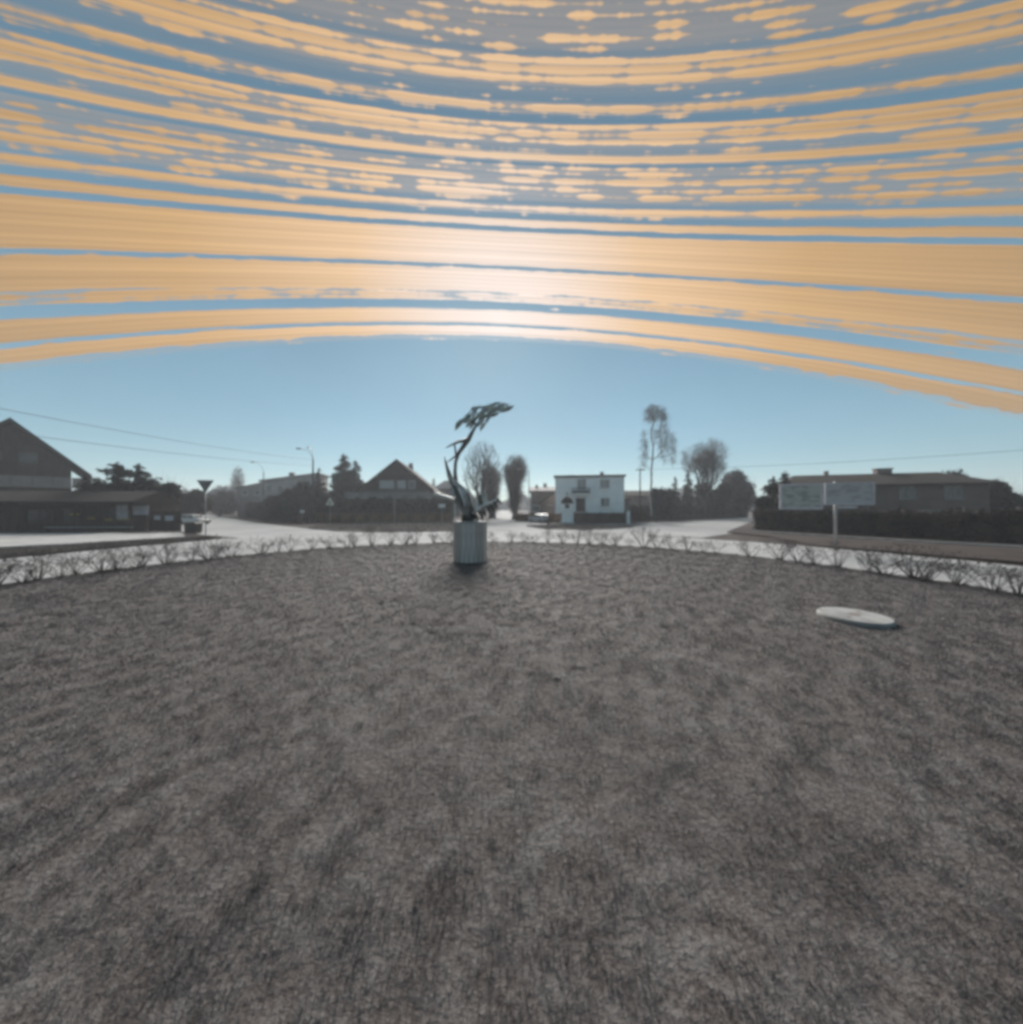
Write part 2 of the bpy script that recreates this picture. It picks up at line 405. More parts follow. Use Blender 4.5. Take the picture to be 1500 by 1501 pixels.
# grass verges and splitter islands, a kerb step above the road
V1 = [G(-10, 806), G(100, 799), G(200, 792.5), G(300, 786.5), G(325, 787.2), G(310, 789), G(200, 798), G(100, 807), G(-10, 817)]
sheet('verge_left', V1, GZ + .11, 'verge_dark', .12)
V2 = [G(452, 773), G(520, 766.5), G(600, 765.2), G(705, 765.2), G(712, 768), G(705, 775.5), G(640, 777.5), G(560, 778.5), G(490, 777)]
sheet('verge_centre', V2, GZ + .11, 'verge', .12)
V3 = [G(772, 770.4), G(812, 768.9), G(860, 769.2), G(930, 771.8), G(890, 774.6), G(850, 775.2), G(800, 774.4)]
sheet('splitter_island', V3, GZ + .11, 'verge', .12)
V4 = [G(1066, 779), G(1118, 757.5), (120, 95), (140, 40), (60, 8), (25.5, 6), (24.2, 14), G(1200, 799), G(1130, 786)]
sheet('verge_right', V4, GZ + .11, 'verge_dark', .12)
V5 = [G(930, 768.2), G(1000, 764), G(1088, 758), (72, 112), (30, 120), (10, 120), (10, 66), G(915, 764.5)]
sheet('verge_far_right', V5, GZ + .11, 'verge', .12)
# pale kerb line of the footway on the right
kl = MB(); kp = [(24.4, 35.4), (28.2, 26.3), (30.6, 22.6), (36, 14.5)]
for (a, b) in zip(kp[:-1], kp[1:]):
    d = Vector((b[0] - a[0], b[1] - a[1])); nrm = Vector((-d.y, d.x)).normalized() * .13
    kl.prism([(a[0] - nrm.x, a[1] - nrm.y, -.02), (b[0] - nrm.x, b[1] - nrm.y, -.02), (b[0] + nrm.x, b[1] + nrm.y, -.02), (a[0] + nrm.x, a[1] + nrm.y, -.02)], (0, 0, .12))
struct(kl.build('footway_kerb', 'concrete'))

# ------------------------------------------------------------------ grass
def blades(name, mat, xs, ys, zs, hs, ws, seed):
    rng = np.random.default_rng(seed); n = len(xs)
    a = rng.uniform(0, 2 * np.pi, n); lean = rng.uniform(.3, 1.7, n) * hs; la = rng.uniform(0, 2 * np.pi, n)
    dx, dy = np.cos(a) * ws, np.sin(a) * ws
    V = np.empty((n, 5, 3))
    mx, my = xs + np.cos(la) * lean * .35, ys + np.sin(la) * lean * .35
    V[:, 0] = np.stack([xs - dx, ys - dy, zs - .01], 1); V[:, 1] = np.stack([xs + dx, ys + dy, zs - .01], 1)
    V[:, 2] = np.stack([mx + dx * .7, my + dy * .7, zs + hs * .6], 1); V[:, 3] = np.stack([mx - dx * .7, my - dy * .7, zs + hs * .6], 1)
    V[:, 4] = np.stack([xs + np.cos(la) * lean, ys + np.sin(la) * lean, zs + hs], 1)
    b = np.arange(n)[:, None] * 5
    T = np.concatenate([b + [0, 1, 2], b + [0, 2, 3], b + [3, 2, 4]], 1).reshape(-1, 3)
    return tris_object(name, V, T, mat)
MT['grass_a'] = material('grass_a', (.138, .132, .131), .66, .3, 1.0, col2=(.088, .079, .079), trans=.3, spec=.6)
rng = np.random.default_rng(4)
def vnoise(x, y, s, seed):
    r = np.random.default_rng(seed); o = np.zeros_like(x)
    for k in range(28):
        a = r.uniform(0, 2 * np.pi); f = s * r.uniform(.35, 2.2); o += np.sin(f * (x * np.cos(a) + y * np.sin(a)) + r.uniform(0, 6.28))
    return o / 28 ** .5 * 1.2
n = 900000
u = rng.random(n); yy = 25.0 * u ** 1.4 - .2
xx = rng.uniform(-1, 1, n) * (1.2 + 1.55 * np.maximum(yy, 0))
r2 = np.hypot(xx - IC.x, yy - IC.y); ok = (r2 < IR - .05)
dens = vnoise(xx, yy, 7.5, 2) * .36 + vnoise(xx, yy, 17., 3) * .42
ok &= rng.random(n) < np.clip(.62 + .38 * dens, .12, 1)
xx, yy, dens = xx[ok], yy[ok], dens[ok]
hs = np.clip(.027 + .011 * dens + rng.normal(0, .007, len(xx)), .010, .08) * (1 + .02 * yy)
dist = np.hypot(xx, yy)
blades_o = blades('grass', 'grass_a', xx, yy, lawn_height(xx, yy), hs, np.maximum(.0022, .00062 * dist), 5)
struct(blades_o, 'stuff')
# rougher tufts on the verges
vx, vy = [], []
for P, k in ((V1, 2500), (V2, 5000), (V3, 2000)):
    P = np.array(P); lo, hi = P.min(0), P.max(0); q = rng.uniform(lo, hi, (k * 4, 2))
    ins = np.zeros(len(q), bool)
    for i in range(len(P)):
        a, b = P[i], P[(i + 1) % len(P)]
        c = ((a[1] > q[:, 1]) != (b[1] > q[:, 1])) & (q[:, 0] < (b[0] - a[0]) * (q[:, 1] - a[1]) / (b[1] - a[1] + 1e-12) + a[0]); ins ^= c
    vx.append(q[ins, 0]); vy.append(q[ins, 1])
vx, vy = np.concatenate(vx), np.concatenate(vy)
MT['grass_b'] = material('grass_b', (.10, .092, .086), .85, .4, .6, trans=.2, spec=.2)
struct(blades('verge_grass', 'grass_b', vx, vy, np.full(len(vx), GZ + .11), rng.uniform(.05, .2, len(vx)), np.full(len(vx), .02), 8), 'stuff')
# dark scuffs of bare earth round the pedestal
rs = random.Random(12)
sc = MB()
for k in range(190):
    px, py = rs.uniform(470, 960), 826 + abs(rs.gauss(0, 55))
    x, y = G(px, py); r = rs.uniform(.10, .34); m = 9
    z0 = float(lawn_height(np.array(x), np.array(y)))
    ring = [(x + r * rs.uniform(.6, 1.3) * math.cos(2 * math.pi * j / m), y + .8 * r * rs.uniform(.6, 1.3) * math.sin(2 * math.pi * j / m), z0 - .02) for j in range(m)]
    top = (x, y, z0 + rs.uniform(.012, .035))
    for j in range(m): sc.poly([ring[j], ring[(j + 1) % m], top])
struct(sc.build('bare_earth_clods', 'soil'), 'stuff')

# ------------------------------------------------------------------ vegetation
def seg_tubes(segs, n=3):
    """many thin tapering tubes: segs = list of (p0, p1, r0, r1)"""
    A = np.array([s[0] for s in segs], float); B = np.array([s[1] for s in segs], float)
    r0 = np.array([s[2] for s in segs]); r1 = np.array([s[3] for s in segs])
    t = B - A; t /= np.linalg.norm(t, axis=1)[:, None] + 1e-9
    ref = np.where(np.abs(t[:, 2:3]) < .9, np.array([[0, 0, 1.]]), np.array([[1., 0, 0]]))
    u = np.cross(t, ref); u /= np.linalg.norm(u, axis=1)[:, None] + 1e-9; w = np.cross(t, u)
    V = np.empty((len(segs), 2 * n, 3)); T = []
    for j in range(n):
        a = 2 * np.pi * j / n; d = u * np.cos(a) + w * np.sin(a)
        V[:, j] = A + d * r0[:, None]; V[:, n + j] = B + d * r1[:, None]
        k = (j + 1) % n; T += [(j, k, n + k), (j, n + k, n + j)]
    T = (np.arange(len(segs))[:, None, None] * 2 * n + np.array(T)[None]).reshape(-1, 3)
    return V.reshape(-1, 3), T

def rotate_about(v, axis, ang): 
    from mathutils import Quaternion
    return Quaternion(axis, ang) @ v

def bare_tree(name, label, base, height, rnd, crown, trunk_top, trunk_r=.2, K=1500, bark='bark', twig='twig', leaders=1, fuzz=3, droop=0.0, tmin=.014, bias=.45, cat='tree', tl=.5):
    """trunk, then every twig tip of the crown shape joined to the nearest wood already grown"""
    rng = np.random.default_rng(rnd); nodes = [np.array([0., 0, -.05])]; par = [-1]
    for s in range(leaders):
        a = 2 * np.pi * s / leaders + rng.uniform(-.5, .5); off = 0 if leaders == 1 else rng.uniform(.06, .16) * height
        prev = 0; n = 9
        for i in range(1, n + 1):
            f = i / n; w = rng.normal(0, .012 * height, 2) if i > 1 else np.zeros(2)
            nodes.append(np.array([np.cos(a) * off * f ** 1.2 + w[0], np.sin(a) * off * f ** 1.2 + w[1], trunk_top * height * f * (1 if s == 0 else rng.uniform(.85, 1.0))])); par.append(prev); prev = len(nodes) - 1
    pts = crown(rng, K) * height
    ref = np.array([0, 0, trunk_top * height * .55]); pts = pts[np.argsort(np.linalg.norm((pts - ref) * np.array([1, 1, .8]), axis=1) + rng.normal(0, .03 * height, len(pts)))]
    A = np.array(nodes + [np.zeros(3)] * (3 * len(pts) + 2)); n = len(nodes); n0 = n; PL = np.zeros(len(A))
    for i in range(1, n0): PL[i] = PL[par[i]] + np.linalg.norm(A[i] - A[par[i]])
    for p in pts:
        d = A[2:n] - p; cost = np.sqrt((d ** 2).sum(1) + 2.5 * np.maximum(0, d[:, 2]) ** 2 * (1 - droop)) + bias * PL[2:n]
        j = 2 + int(cost.argmin()); q = A[j]; L = np.linalg.norm(p - q); prev = j
        m = 2 if L > .05 * height else 1
        for k in range(1, m + 1):
            f = k / m; c = q + (p - q) * f + (rng.normal(0, .06, 3) * L if k < m else 0) + np.array([0, 0, .12 * L * np.sin(f * 3.1)])
            A[n] = c; PL[n] = PL[prev] + np.linalg.norm(c - A[prev]); par.append(prev); prev = n; n += 1
    cnt = np.zeros(n); hasc = np.zeros(n, bool)
    for i in range(n - 1, 0, -1):
        if not hasc[i]: cnt[i] = 1
        cnt[par[i]] += cnt[i]; hasc[par[i]] = True
    rad = np.maximum(tmin, trunk_r * (cnt / cnt[1]) ** .46)
    thick, thin = [], []
    for i in range(1, n):
        sg = (A[par[i]], A[i], min(rad[par[i]], rad[i] * 1.35), rad[i]); (thick if rad[i] > trunk_r * .28 or i < n0 else thin).append(sg)
        if not hasc[i] or rng.random() < .25:
            for f in range(fuzz):
                v = rng.normal(0, .55, 3); v[2] = v[2] * .7 + .35 - 1.5 * droop; v += (A[i] - A[par[i]]) / (np.linalg.norm(A[i] - A[par[i]]) + 1e-6) * .5
                thin.append((A[i], A[i] + v / np.linalg.norm(v) * rng.uniform(.4, 1.2) * tl, tmin * .75, tmin * .4))
    root = thing(name, label, cat, base, float(rng.uniform(-.3, .3)))
    V, T = seg_tubes(thick, 6); tris_object('trunk', V, T, bark, root)
    V, T = seg_tubes(thin, 3); tris_object('crown', V, T, twig, root)
    return root
def ell(cx, cz, rx, rz, shell=.8, gaps=5, gs=.45):
    """points in an ellipsoid, thinned where a few random gaps fall"""
    def f(rng, K):
        d = rng.normal(0, 1, (K * 3, 3)); d /= np.linalg.norm(d, axis=1)[:, None]; d *= rng.random((len(d), 1)) ** (1 / 3 * shell * 2)
        g = rng.normal(0, 1, (gaps, 3)); g /= np.linalg.norm(g, axis=1)[:, None]; g *= rng.uniform(.5, 1, (gaps, 1))
        ok = np.ones(len(d), bool)
        for q in g: ok &= (np.linalg.norm(d - q, axis=1) > gs * rng.uniform(.5, 1)) | (rng.random(len(d)) < .12)
        d = d[ok][:K]; return d * np.array([rx, rx, rz]) + np.array([cx, 0, cz])
    return f
def many(*fs):
    def f(rng, K): return np.concatenate([g(rng, int(K * w)) for g, w in fs])
    return f

def leaf_cloud(pts, size, rng, flat=.5):
    """small triangles at pts"""
    n = len(pts); V = np.repeat(pts[:, None, :], 3, 1) + rng.normal(0, 1, (n, 3, 3)) * np.array(size).reshape(-1, 1, 1) * np.array([1, 1, flat])
    return V.reshape(-1, 3), np.arange(n * 3).reshape(-1, 3)

def conifer(name, label, base, height, radius, rnd, dens=26, mat='needle', top=.06, low=.04, ragged=.25, group=None, power=.85):
    rng = np.random.default_rng(rnd); root = thing(name, label, 'conifer', base, float(rng.uniform(0, 6)), group)
    MB().tube([(0, 0, -.05), (0, 0, height * .5), (0, 0, height * .97)], [radius * .09 + .05, radius * .05 + .03, .02], 7).build('trunk', 'bark', root)
    V, Ts = [], []; segs = []; pts = []; sz = []
    nl = int(height * 2.6)
    for i in range(nl):
        f = i / nl; z = height * (low + (1 - low - top * .3) * f); r = radius * (1 - f) ** power * rng.uniform(1 - ragged, 1 + ragged * .6) + top * radius
        nb = int(6 + 5 * (1 - f))
        for b in range(nb):
            a = rng.uniform(0, 2 * np.pi); L = r * rng.uniform(.65, 1.1); dz = -L * rng.uniform(.05, .35) + L * .1
            p0 = np.array([0, 0, z]); p1 = np.array([np.cos(a) * L, np.sin(a) * L, z + dz])
            segs.append((p0, p1, .03, .01))
            m = int(dens * max(.35, L)); t = rng.random(m) ** .7
            q = p0 + (p1 - p0) * t[:, None] + rng.normal(0, 1, (m, 3)) * np.array([.11, .11, .08]) * (.4 + L * .5) + np.array([0, 0, 1]) * (.10 * L * np.sin(t * 3))[:, None]
            pts.append(q); sz.append(np.full(m, .10 + .05 * min(2.5, L)))
    tip = np.stack([rng.normal(0, .05, 30), rng.normal(0, .05, 30), height * (1 - rng.random(30) * .1)], 1); pts.append(tip); sz.append(np.full(30, .1))
    V, T = leaf_cloud(np.concatenate(pts), np.concatenate(sz), rng, .7)
    V2, T2 = seg_tubes(segs, 3)
    tris_object('crown', np.concatenate([V, V2]), np.concatenate([T, T2 + len(V)]), mat, root)
    return root

def bush(name, label, base, rx, ry, h, rnd, n=5000, mat='hedge_leaf', size=.16, lobes=7, twigs=120, group=None, cat='bush'):
    """leafy or dense-twigged bush: stems, and a crown of leaf-sized faces gathered in uneven lobes"""
    rng = np.random.default_rng(rnd); root = thing(name, label, cat, base, 0, group)
    st = []
    for k in range(twigs):
        a = rng.uniform(0, 2 * np.pi); rr_ = np.sqrt(rng.random()); z = h * rng.uniform(.5, 1.12)
        p1 = np.array([np.cos(a) * rx * rr_ * .9, np.sin(a) * ry * rr_ * .9, z * (1 - .35 * rr_ ** 2)]); pm = p1 * np.array([.45, .45, .5])
        st += [((pm * .05) * np.array([1, 1, 0]), pm, .035, .022), (pm, p1, .022, .006)]
    V, T = seg_tubes(st, 3); tris_object('stems', V, T, 'twig', root)
    P = []
    for k in range(lobes):
        a = rng.uniform(0, 2 * np.pi); q = rng.random() ** .5 * .62; cz = rng.uniform(.25, .78); c = np.array([np.cos(a) * q * rx, np.sin(a) * q * ry, h * cz])
        s = np.array([rx, ry, h * .62]) * rng.uniform(.28, .46)
        d = rng.normal(0, 1, (n // lobes, 3)); d /= np.linalg.norm(d, axis=1)[:, None]; d *= rng.random((len(d), 1)) ** .4 * rng.uniform(.8, 1.15, (len(d), 1))
        P.append(c + d * s)
    P = np.concatenate(P); P[:, 2] = np.abs(P[:, 2]) + .02
    V, T = leaf_cloud(P, np.full(len(P), size), rng, .8); tris_object('crown', V, T, mat, root)
    return root

def hedge(name, label, a, b, h, thick, rnd, mat='hedge_leaf', per=260, size=.11, rough=.18, base_z=GZ):
    a, b = np.array(a, float), np.array(b, float); L = np.linalg.norm(b - a); rng = np.random.default_rng(rnd)
    ang = math.atan2(b[1] - a[1], b[0] - a[0]); root = thing(name, label, 'hedge', (a[0], a[1], base_z), ang)
    m = MB(); nseg = max(2, int(L / 1.2)); tops = [h * .86 + rng.normal(0, rough * .4) for _ in range(nseg + 1)]; t2 = thick * .36
    for k in range(nseg):
        x0, x1 = L * k / nseg, L * (k + 1) / nseg
        m.poly([(x0, -t2, 0), (x1, -t2, 0), (x1, -t2, tops[k + 1]), (x0, -t2, tops[k])]); m.poly([(x0, t2, 0), (x0, t2, tops[k]), (x1, t2, tops[k + 1]), (x1, t2, 0)])
        m.poly([(x0, -t2, tops[k]), (x1, -t2, tops[k + 1]), (x1, t2, tops[k + 1]), (x0, t2, tops[k])])
    m.poly([(0, -t2, 0), (0, -t2, tops[0]), (0, t2, tops[0]), (0, t2, 0)]); m.poly([(L, -t2, 0), (L, t2, 0), (L, t2, tops[-1]), (L, -t2, tops[-1])])
    m.build('inner_branches', mat, root)
    n = int(per * L * max(1, h / 2)); x = rng.uniform(0, L, n); side = rng.random(n)
    wob = 1 + .12 * np.sin(x * 1.7 + rnd) + .09 * np.sin(x * 4.3)
    y = np.where(side < .4, -thick * .5, np.where(side < .6, thick * .5, rng.uniform(-thick * .5, thick * .5, n))) * wob + rng.normal(0, .08, n)
    z = np.where(side < .6, rng.uniform(.0, h, n), h * .92 + rng.normal(0, rough, n)) * (1 + .05 * np.sin(x * 2.3 + 1))
    V, T = leaf_cloud(np.stack([x, y, np.maximum(z, .03)], 1), np.full(n, size), rng, .9); tris_object('foliage', V, T, mat, root)
    return root

# far woodland closing the horizon: one mass
rng = np.random.default_rng(77); n = 46000
th = rng.uniform(R(-66), R(66), n); dist = rng.uniform(260, 330, n)
hh = 9 + 3.5 * np.sin(th * 17) + 2.5 * np.sin(th * 41 + 1) + 2 * np.sin(th * 97)
P = np.stack([np.sin(th) * dist, np.cos(th) * dist, GZ + rng.random(n) ** .8 * hh], 1)
V, T = leaf_cloud(P, np.full(n, .95), rng, .9)
struct(tris_object('far_woodland', V, T, 'far_wood'), 'stuff')

# low bare shrubs planted round the edge of the island
def shrub_proto(rnd, h, stems):
    rs = random.Random(rnd); thick, thin = [], []
    def grow(p, d, L, r, lv):
        for k in range(2):
            d = (d + Vector((rs.gauss(0, .16), rs.gauss(0, .16), rs.gauss(.06, .08)))).normalized(); q = p + d * L / 2
            (thick if lv >= 2 else thin).append((tuple(p), tuple(q), r, r * .8)); p = q; r *= .8
            if lv > 0 and (k or lv < 2):
                for c in range(2):
                    nd = (d + Vector((rs.gauss(0, .5), rs.gauss(0, .5), rs.gauss(.05, .3)))).normalized(); grow(p, nd, L * .62, r * .7, lv - 1)
        if lv == 0:
            for c in range(4):
                nd = (d + Vector((rs.gauss(0, .6), rs.gauss(0, .6), rs.gauss(0, .4)))).normalized(); thin.append((tuple(p), tuple(p + nd * rs.uniform(.03, .09)), .007, .004))
    for s in range(stems):
        a = rs.uniform(0, 6.28); k = rs.uniform(.15, 1.1); o = rs.uniform(.02, .07)
        grow(Vector((math.cos(a) * o, math.sin(a) * o, -.03)), Vector((math.cos(a) * k, math.sin(a) * k, 1)).normalized(), h * .62 * rs.uniform(.6, 1.1), .012, 2)
    zm = max(s[1][2] for s in thin); f = h / zm
    cv = lambda L: [(tuple(c * f for c in a), tuple(c * f for c in b), r, q) for a, b, r, q in L]
    return cv(thick), cv(thin)
LAB = 'low bare twiggy shrub planted along the rim of the round lawn'
protos = []
for k, (h, st) in enumerate(((1.0, 13), (1.1, 17), (.9, 12), (1.15, 15), (.8, 11), (1.05, 10), (.9, 15))):
    tk, tn = shrub_proto(31 + k, h, st)
    root = thing('shrub', LAB, 'shrub', (0, 0, 0), 0, 'bare shrubs round the lawn')
    V, T = seg_tubes(tk, 4); V2, T2 = seg_tubes(tn, 3); tris_object('branches', np.concatenate([V, V2]), np.concatenate([T, T2 + len(V)]), 'twig', root)
    protos.append([root, False])
rs = random.Random(5); a = R(176)
while a > R(2):
    x, y = IC.x + (IR - .45 + rs.uniform(-.2, .2)) * math.cos(a), IC.y + (IR - .45) * math.sin(a)
    px = CX + F * x / max(y, 1)
    if abs(px - 690) > 26 and y > 8.3 and -40 < px < 1540:
        p = rs.choice(protos); s = rs.uniform(.8, 1.12); sx = s * rs.uniform(.9, 1.3)
        if px > 1170: s *= 1.1; sx *= 1.2
        if not p[1]: p[0].location = (x, y, 0); p[0].rotation_euler = (0, 0, rs.uniform(0, 6)); p[0].scale = (sx, sx, s); p[1] = True
        else: copy_thing(p[0], (x, y, 0), rs.uniform(0, 6), (sx, sx, s))
    a -= rs.choice((.045, .055, .06, .075, .10, .04)) * (.62 if px > 1270 or px < 330 else .8 if abs(px - 1100) > 330 else 1.0)

def at(px, Y, z=GZ): return (X(px, Y), Y, z)
# trees, from left to right
conifer('pine_tree', 'broad dark pine with two ragged tops beside the gabled house', at(172, 42), H(675, 42), 3.0, 201, dens=44, mat='pine_needle', low=.12, ragged=.6, power=.6)
conifer('pine_tree', 'smaller dark pine leaning against its two-topped neighbour', at(202, 42.6), H(678, 42.6), 2.2, 205, dens=44, mat='pine_needle', low=.12, ragged=.6, power=.6)
bush('evergreen_bush', 'wide dark evergreen bush behind the long low shop', at(240, 43), 4.0, 2.4, H(692, 43), 206, 9000, 'pine_needle', .2, 9)
bush('evergreen_bush', 'dark evergreen bush under the two pines', at(172, 41.6), 4.6, 2.0, H(703, 41.6), 207, 9000, 'pine_needle', .2, 9)
bush('evergreen_bush', 'dark shrubbery past the end of the shop beyond the give way sign', at(285, 60), 3.6, 2.6, H(718, 60), 208, 7000, 'hedge_leaf', .22, 8)
bare_tree('poplar_tree', 'slim upright bare poplar standing far off beyond the left road', at(349, 115), H(684, 115), 11, ell(0, .62, .11, .40, .6, 3), .9, .28, 700, 'bark', 'grey_twig', fuzz=4, tmin=.03, tl=1.2)
bush('roadside_bush', 'rounded dark bush on the far side of the left road', at(322, 92), 5.4, 3, H(718, 92), 210, 7000, 'hedge_leaf', .3, 8)
bush('roadside_bush', 'bare grey thicket on the skyline near the slim poplar', at(330, 150), 12, 4, H(709, 150), 211, 7000, 'far_wood', .34, 9)
conifer('spruce_tree', 'dark spruce right behind the double street lamp', at(468, 70), H(684, 70), 2.6, 212, dens=26, low=.02)
conifer('spruce_tree', 'tallest dark spruce between the lamp and the gabled house', at(504, 72), H(663, 72), 4.0, 213, dens=30, low=.02, power=.62)
conifer('spruce_tree', 'dark spruce pressed against the tallest spruce on the gabled house side', at(521, 71), H(672, 71), 2.6, 214, dens=28, low=.02, power=.6)
bush('evergreen_bush', 'dark evergreen bush in front of the long grey house', at(437, 66), 4.2, 2.6, H(698, 66), 215, 9000, 'needle', .24, 8)
bush('evergreen_bush', 'low dark shrubs at the corner of the left road and brown fence', at(395, 68), 5.5, 2.4, H(722, 68), 216, 8000, 'hedge_leaf', .24, 8)
conifer('spruce_tree', 'small pointed spruce beside the little hipped roof', at(636, 86), H(699, 86), 1.7, 217, dens=26, low=.02)
bare_tree('willow_tree', 'spreading bare willow with many thin stems behind the sculpture', at(707, 66), H(648, 66), 23, ell(0, .64, .27, .38, .6, 6), .55, .24, 800, 'bark', 'grey_twig', leaders=6, fuzz=3, tmin=.014, tl=.9, bias=.5)
bare_tree('ivy_tree', 'dense dark bushy tree left of the gap above the street', at(722, 82), H(678, 82), 219, many((ell(-.06, .70, .15, .28, 1.0, 4, .5), .4), (ell(.05, .66, .12, .28, 1.0, 4, .5), .25), (ell(0, .36, .13, .34, .9, 1), .35)), .8, .4, 2300, 'bark', 'twig', leaders=5, fuzz=4, tmin=.022, tl=1.5, bias=.5)
bare_tree('ivy_tree', 'dense dark bushy tree right of the gap above the street', at(755, 74), H(666, 74), 220, many((ell(.07, .74, .12, .24, 1.0, 4, .5), .3), (ell(-.06, .70, .12, .26, 1.0, 4, .5), .3), (ell(0, .40, .11, .36, .9, 2), .4)), .8, .4, 2400, 'bark', 'twig', leaders=6, fuzz=4, tmin=.022, tl=1.5, bias=.5)
bare_tree('birch_tree', 'tall thin weeping birch right of the white house', at(955, 60), H(590, 60), 8, many((ell(.02, .92, .09, .075, .5, 3), .34), (ell(.10, .70, .045, .20, .6, 3, .5), .26), (ell(-.06, .62, .035, .18, .6, 2), .16), (ell(.17, .62, .03, .15, .6, 2), .12), (ell(.10, .9, .03, .07), .06), (ell(.04, .75, .05, .1), .06)), .95, .16, 1000, 'birch_bark', 'birch_twig', fuzz=4, droop=.9, tmin=.015, tl=1.1, bias=.3)
bare_tree('round_tree', 'bare round-headed tree with a dense twiggy crown', at(1033, 76), H(641, 76), 35, many((ell(-.1, .72, .20, .20, .9, 5, .5), .3), (ell(.08, .78, .20, .20, .9, 5, .5), .35), (ell(.12, .62, .16, .18, .9, 3), .2), (ell(.03, .5, .12, .2, .7, 3), .15)), .6, .30, 2400, 'bark', 'grey_twig', leaders=3, fuzz=4, tmin=.022, tl=1.1)
conifer('spruce_tree', 'slim spruce beside the weeping birch, shorter of the pair', at(990, 72), H(697, 72), 1.9, 223, low=.02)
conifer('spruce_tree', 'slim spruce under the round-headed bare tree, taller of the pair', at(1009, 74), H(687, 74), 2.2, 224, low=.02)
bush('garden_bush', 'dusky garden bushes between the birch and the spruces', at(968, 66), 3.0, 2.0, H(712, 66), 225, 7000, 'hedge_leaf', .22, 8)
bush('garden_bush', 'tall dusky thicket below the round-headed bare tree', at(1042, 78), 5.5, 3, H(700, 78), 226, 9000, 'hedge_leaf', .26, 9, 240)
bush('garden_bush', 'broad greyish thicket at the mouth of the right road', at(1082, 86), 6.2, 3.4, H(688, 86), 227, 12000, 'far_wood', .26, 10, 260)
bush('young_tree', 'narrow dusky young tree on the verge below the weeping birch', at(962, 55), .85, .8, H(716, 55), 228, 2600, 'far_wood', .13, 7, 160, cat='tree')
conifer('spruce_tree', 'dark spruce at the left end of the long hipped roof', at(1151, 40), H(689, 40), 1.9, 229, dens=30, low=.02, power=.55, ragged=.5)
conifer('spruce_tree', 'dark spruce at the corner of the right road', at(1134, 42), H(697, 42), 1.9, 230, dens=30, low=.02, power=.55)
bush('evergreen_bush', 'dark evergreen bush filling the corner by the right road', at(1136, 40.5), 2.4, 1.6, H(722, 40.5), 231, 7000, 'hedge_leaf', .2, 8)
bush('evergreen_bush', 'tall dark bush past the right end of the hipped house', at(1402, 47), 3.1, 2.4, H(687, 47), 232, 9000, 'pine_needle', .2, 9)
bush('evergreen_bush', 'broad dark bush next to the tall bush past the hipped house', at(1462, 45), 4.2, 2.4, H(697, 45), 233, 9000, 'pine_needle', .2, 9)
# hedges
hedge('clipped_hedge', 'tall dark hedge behind the brown panel fence below the balcony', (X(432, 60.5), 60.5), (X(664, 60.5), 60.5), H(731, 60.5) - GZ, 1.3, 301, per=330, size=.14)
hedge('roadside_hedge', 'long dark hedge running along the far side of the left road', (-33, 57), (-80, 103), 3.6, 1.6, 302, per=190, size=.18)
hedge('garden_hedge', 'dark garden hedge behind the low fence on the right road', (X(925, 63), 63), (X(1092, 88), 88), 2.6, 1.4, 303, per=190, size=.16)
hedge('clipped_hedge', 'long dark clipped hedge in front of the hipped house', (27.5, 38.5), (35.2, 23.2), 2.15, 1.2, 304, per=420, size=.09, base_z=GZ + .1)
hedge('clipped_hedge', 'dark clipped hedge carrying on past the far end of the hipped house', (35.4, 22.8), (42, 12), 2.2, 1.2, 305, per=420, size=.09, base_z=GZ + .1)
hedge('street_hedge', 'rust-brown leafy hedge behind the parked car on the street', (X(757, 63), 63), (X(812, 59.5), 59.5), 1.25, 1.0, 306, 'beech_leaf', per=330, size=.10)

# ------------------------------------------------------------------ buildings
def window(parent, x, z, w, h, y, pane='glass', frame='frame_white', mull=1, sill=True, fw=.09):
    """window in a wall facing -y at local plane y; frame with panes and a sill below it"""
    f = MB()
    f.box((x - w / 2 + fw / 2, y - .03, z), (fw, .12, h)).box((x + w / 2 - fw / 2, y - .03, z), (fw, .12, h))
    f.box((x, y - .03, z + h / 2 - fw / 2), (w - 2 * fw, .12, fw)).box((x, y - .03, z - h / 2 + fw / 2), (w - 2 * fw, .12, fw))
    for k in range(mull): f.box((x - w / 2 + w * (k + 1) / (mull + 1), y - .025, z), (fw * .7, .10, h - 2 * fw))
    o = f.build('window', frame, parent)
    for k in range(mull + 1):
        ww = (w - 2 * fw) / (mull + 1)
        MB().box((x - w / 2 + fw + ww * (k + .5), y - .012, z), (ww - fw * .4, .03, h - 2 * fw)).build('pane', pane, o)
    if sill: MB().box((x, y - .10, z - h / 2 - .05), (w + .24, .26, .07)).build('sill', frame, o)
    return o

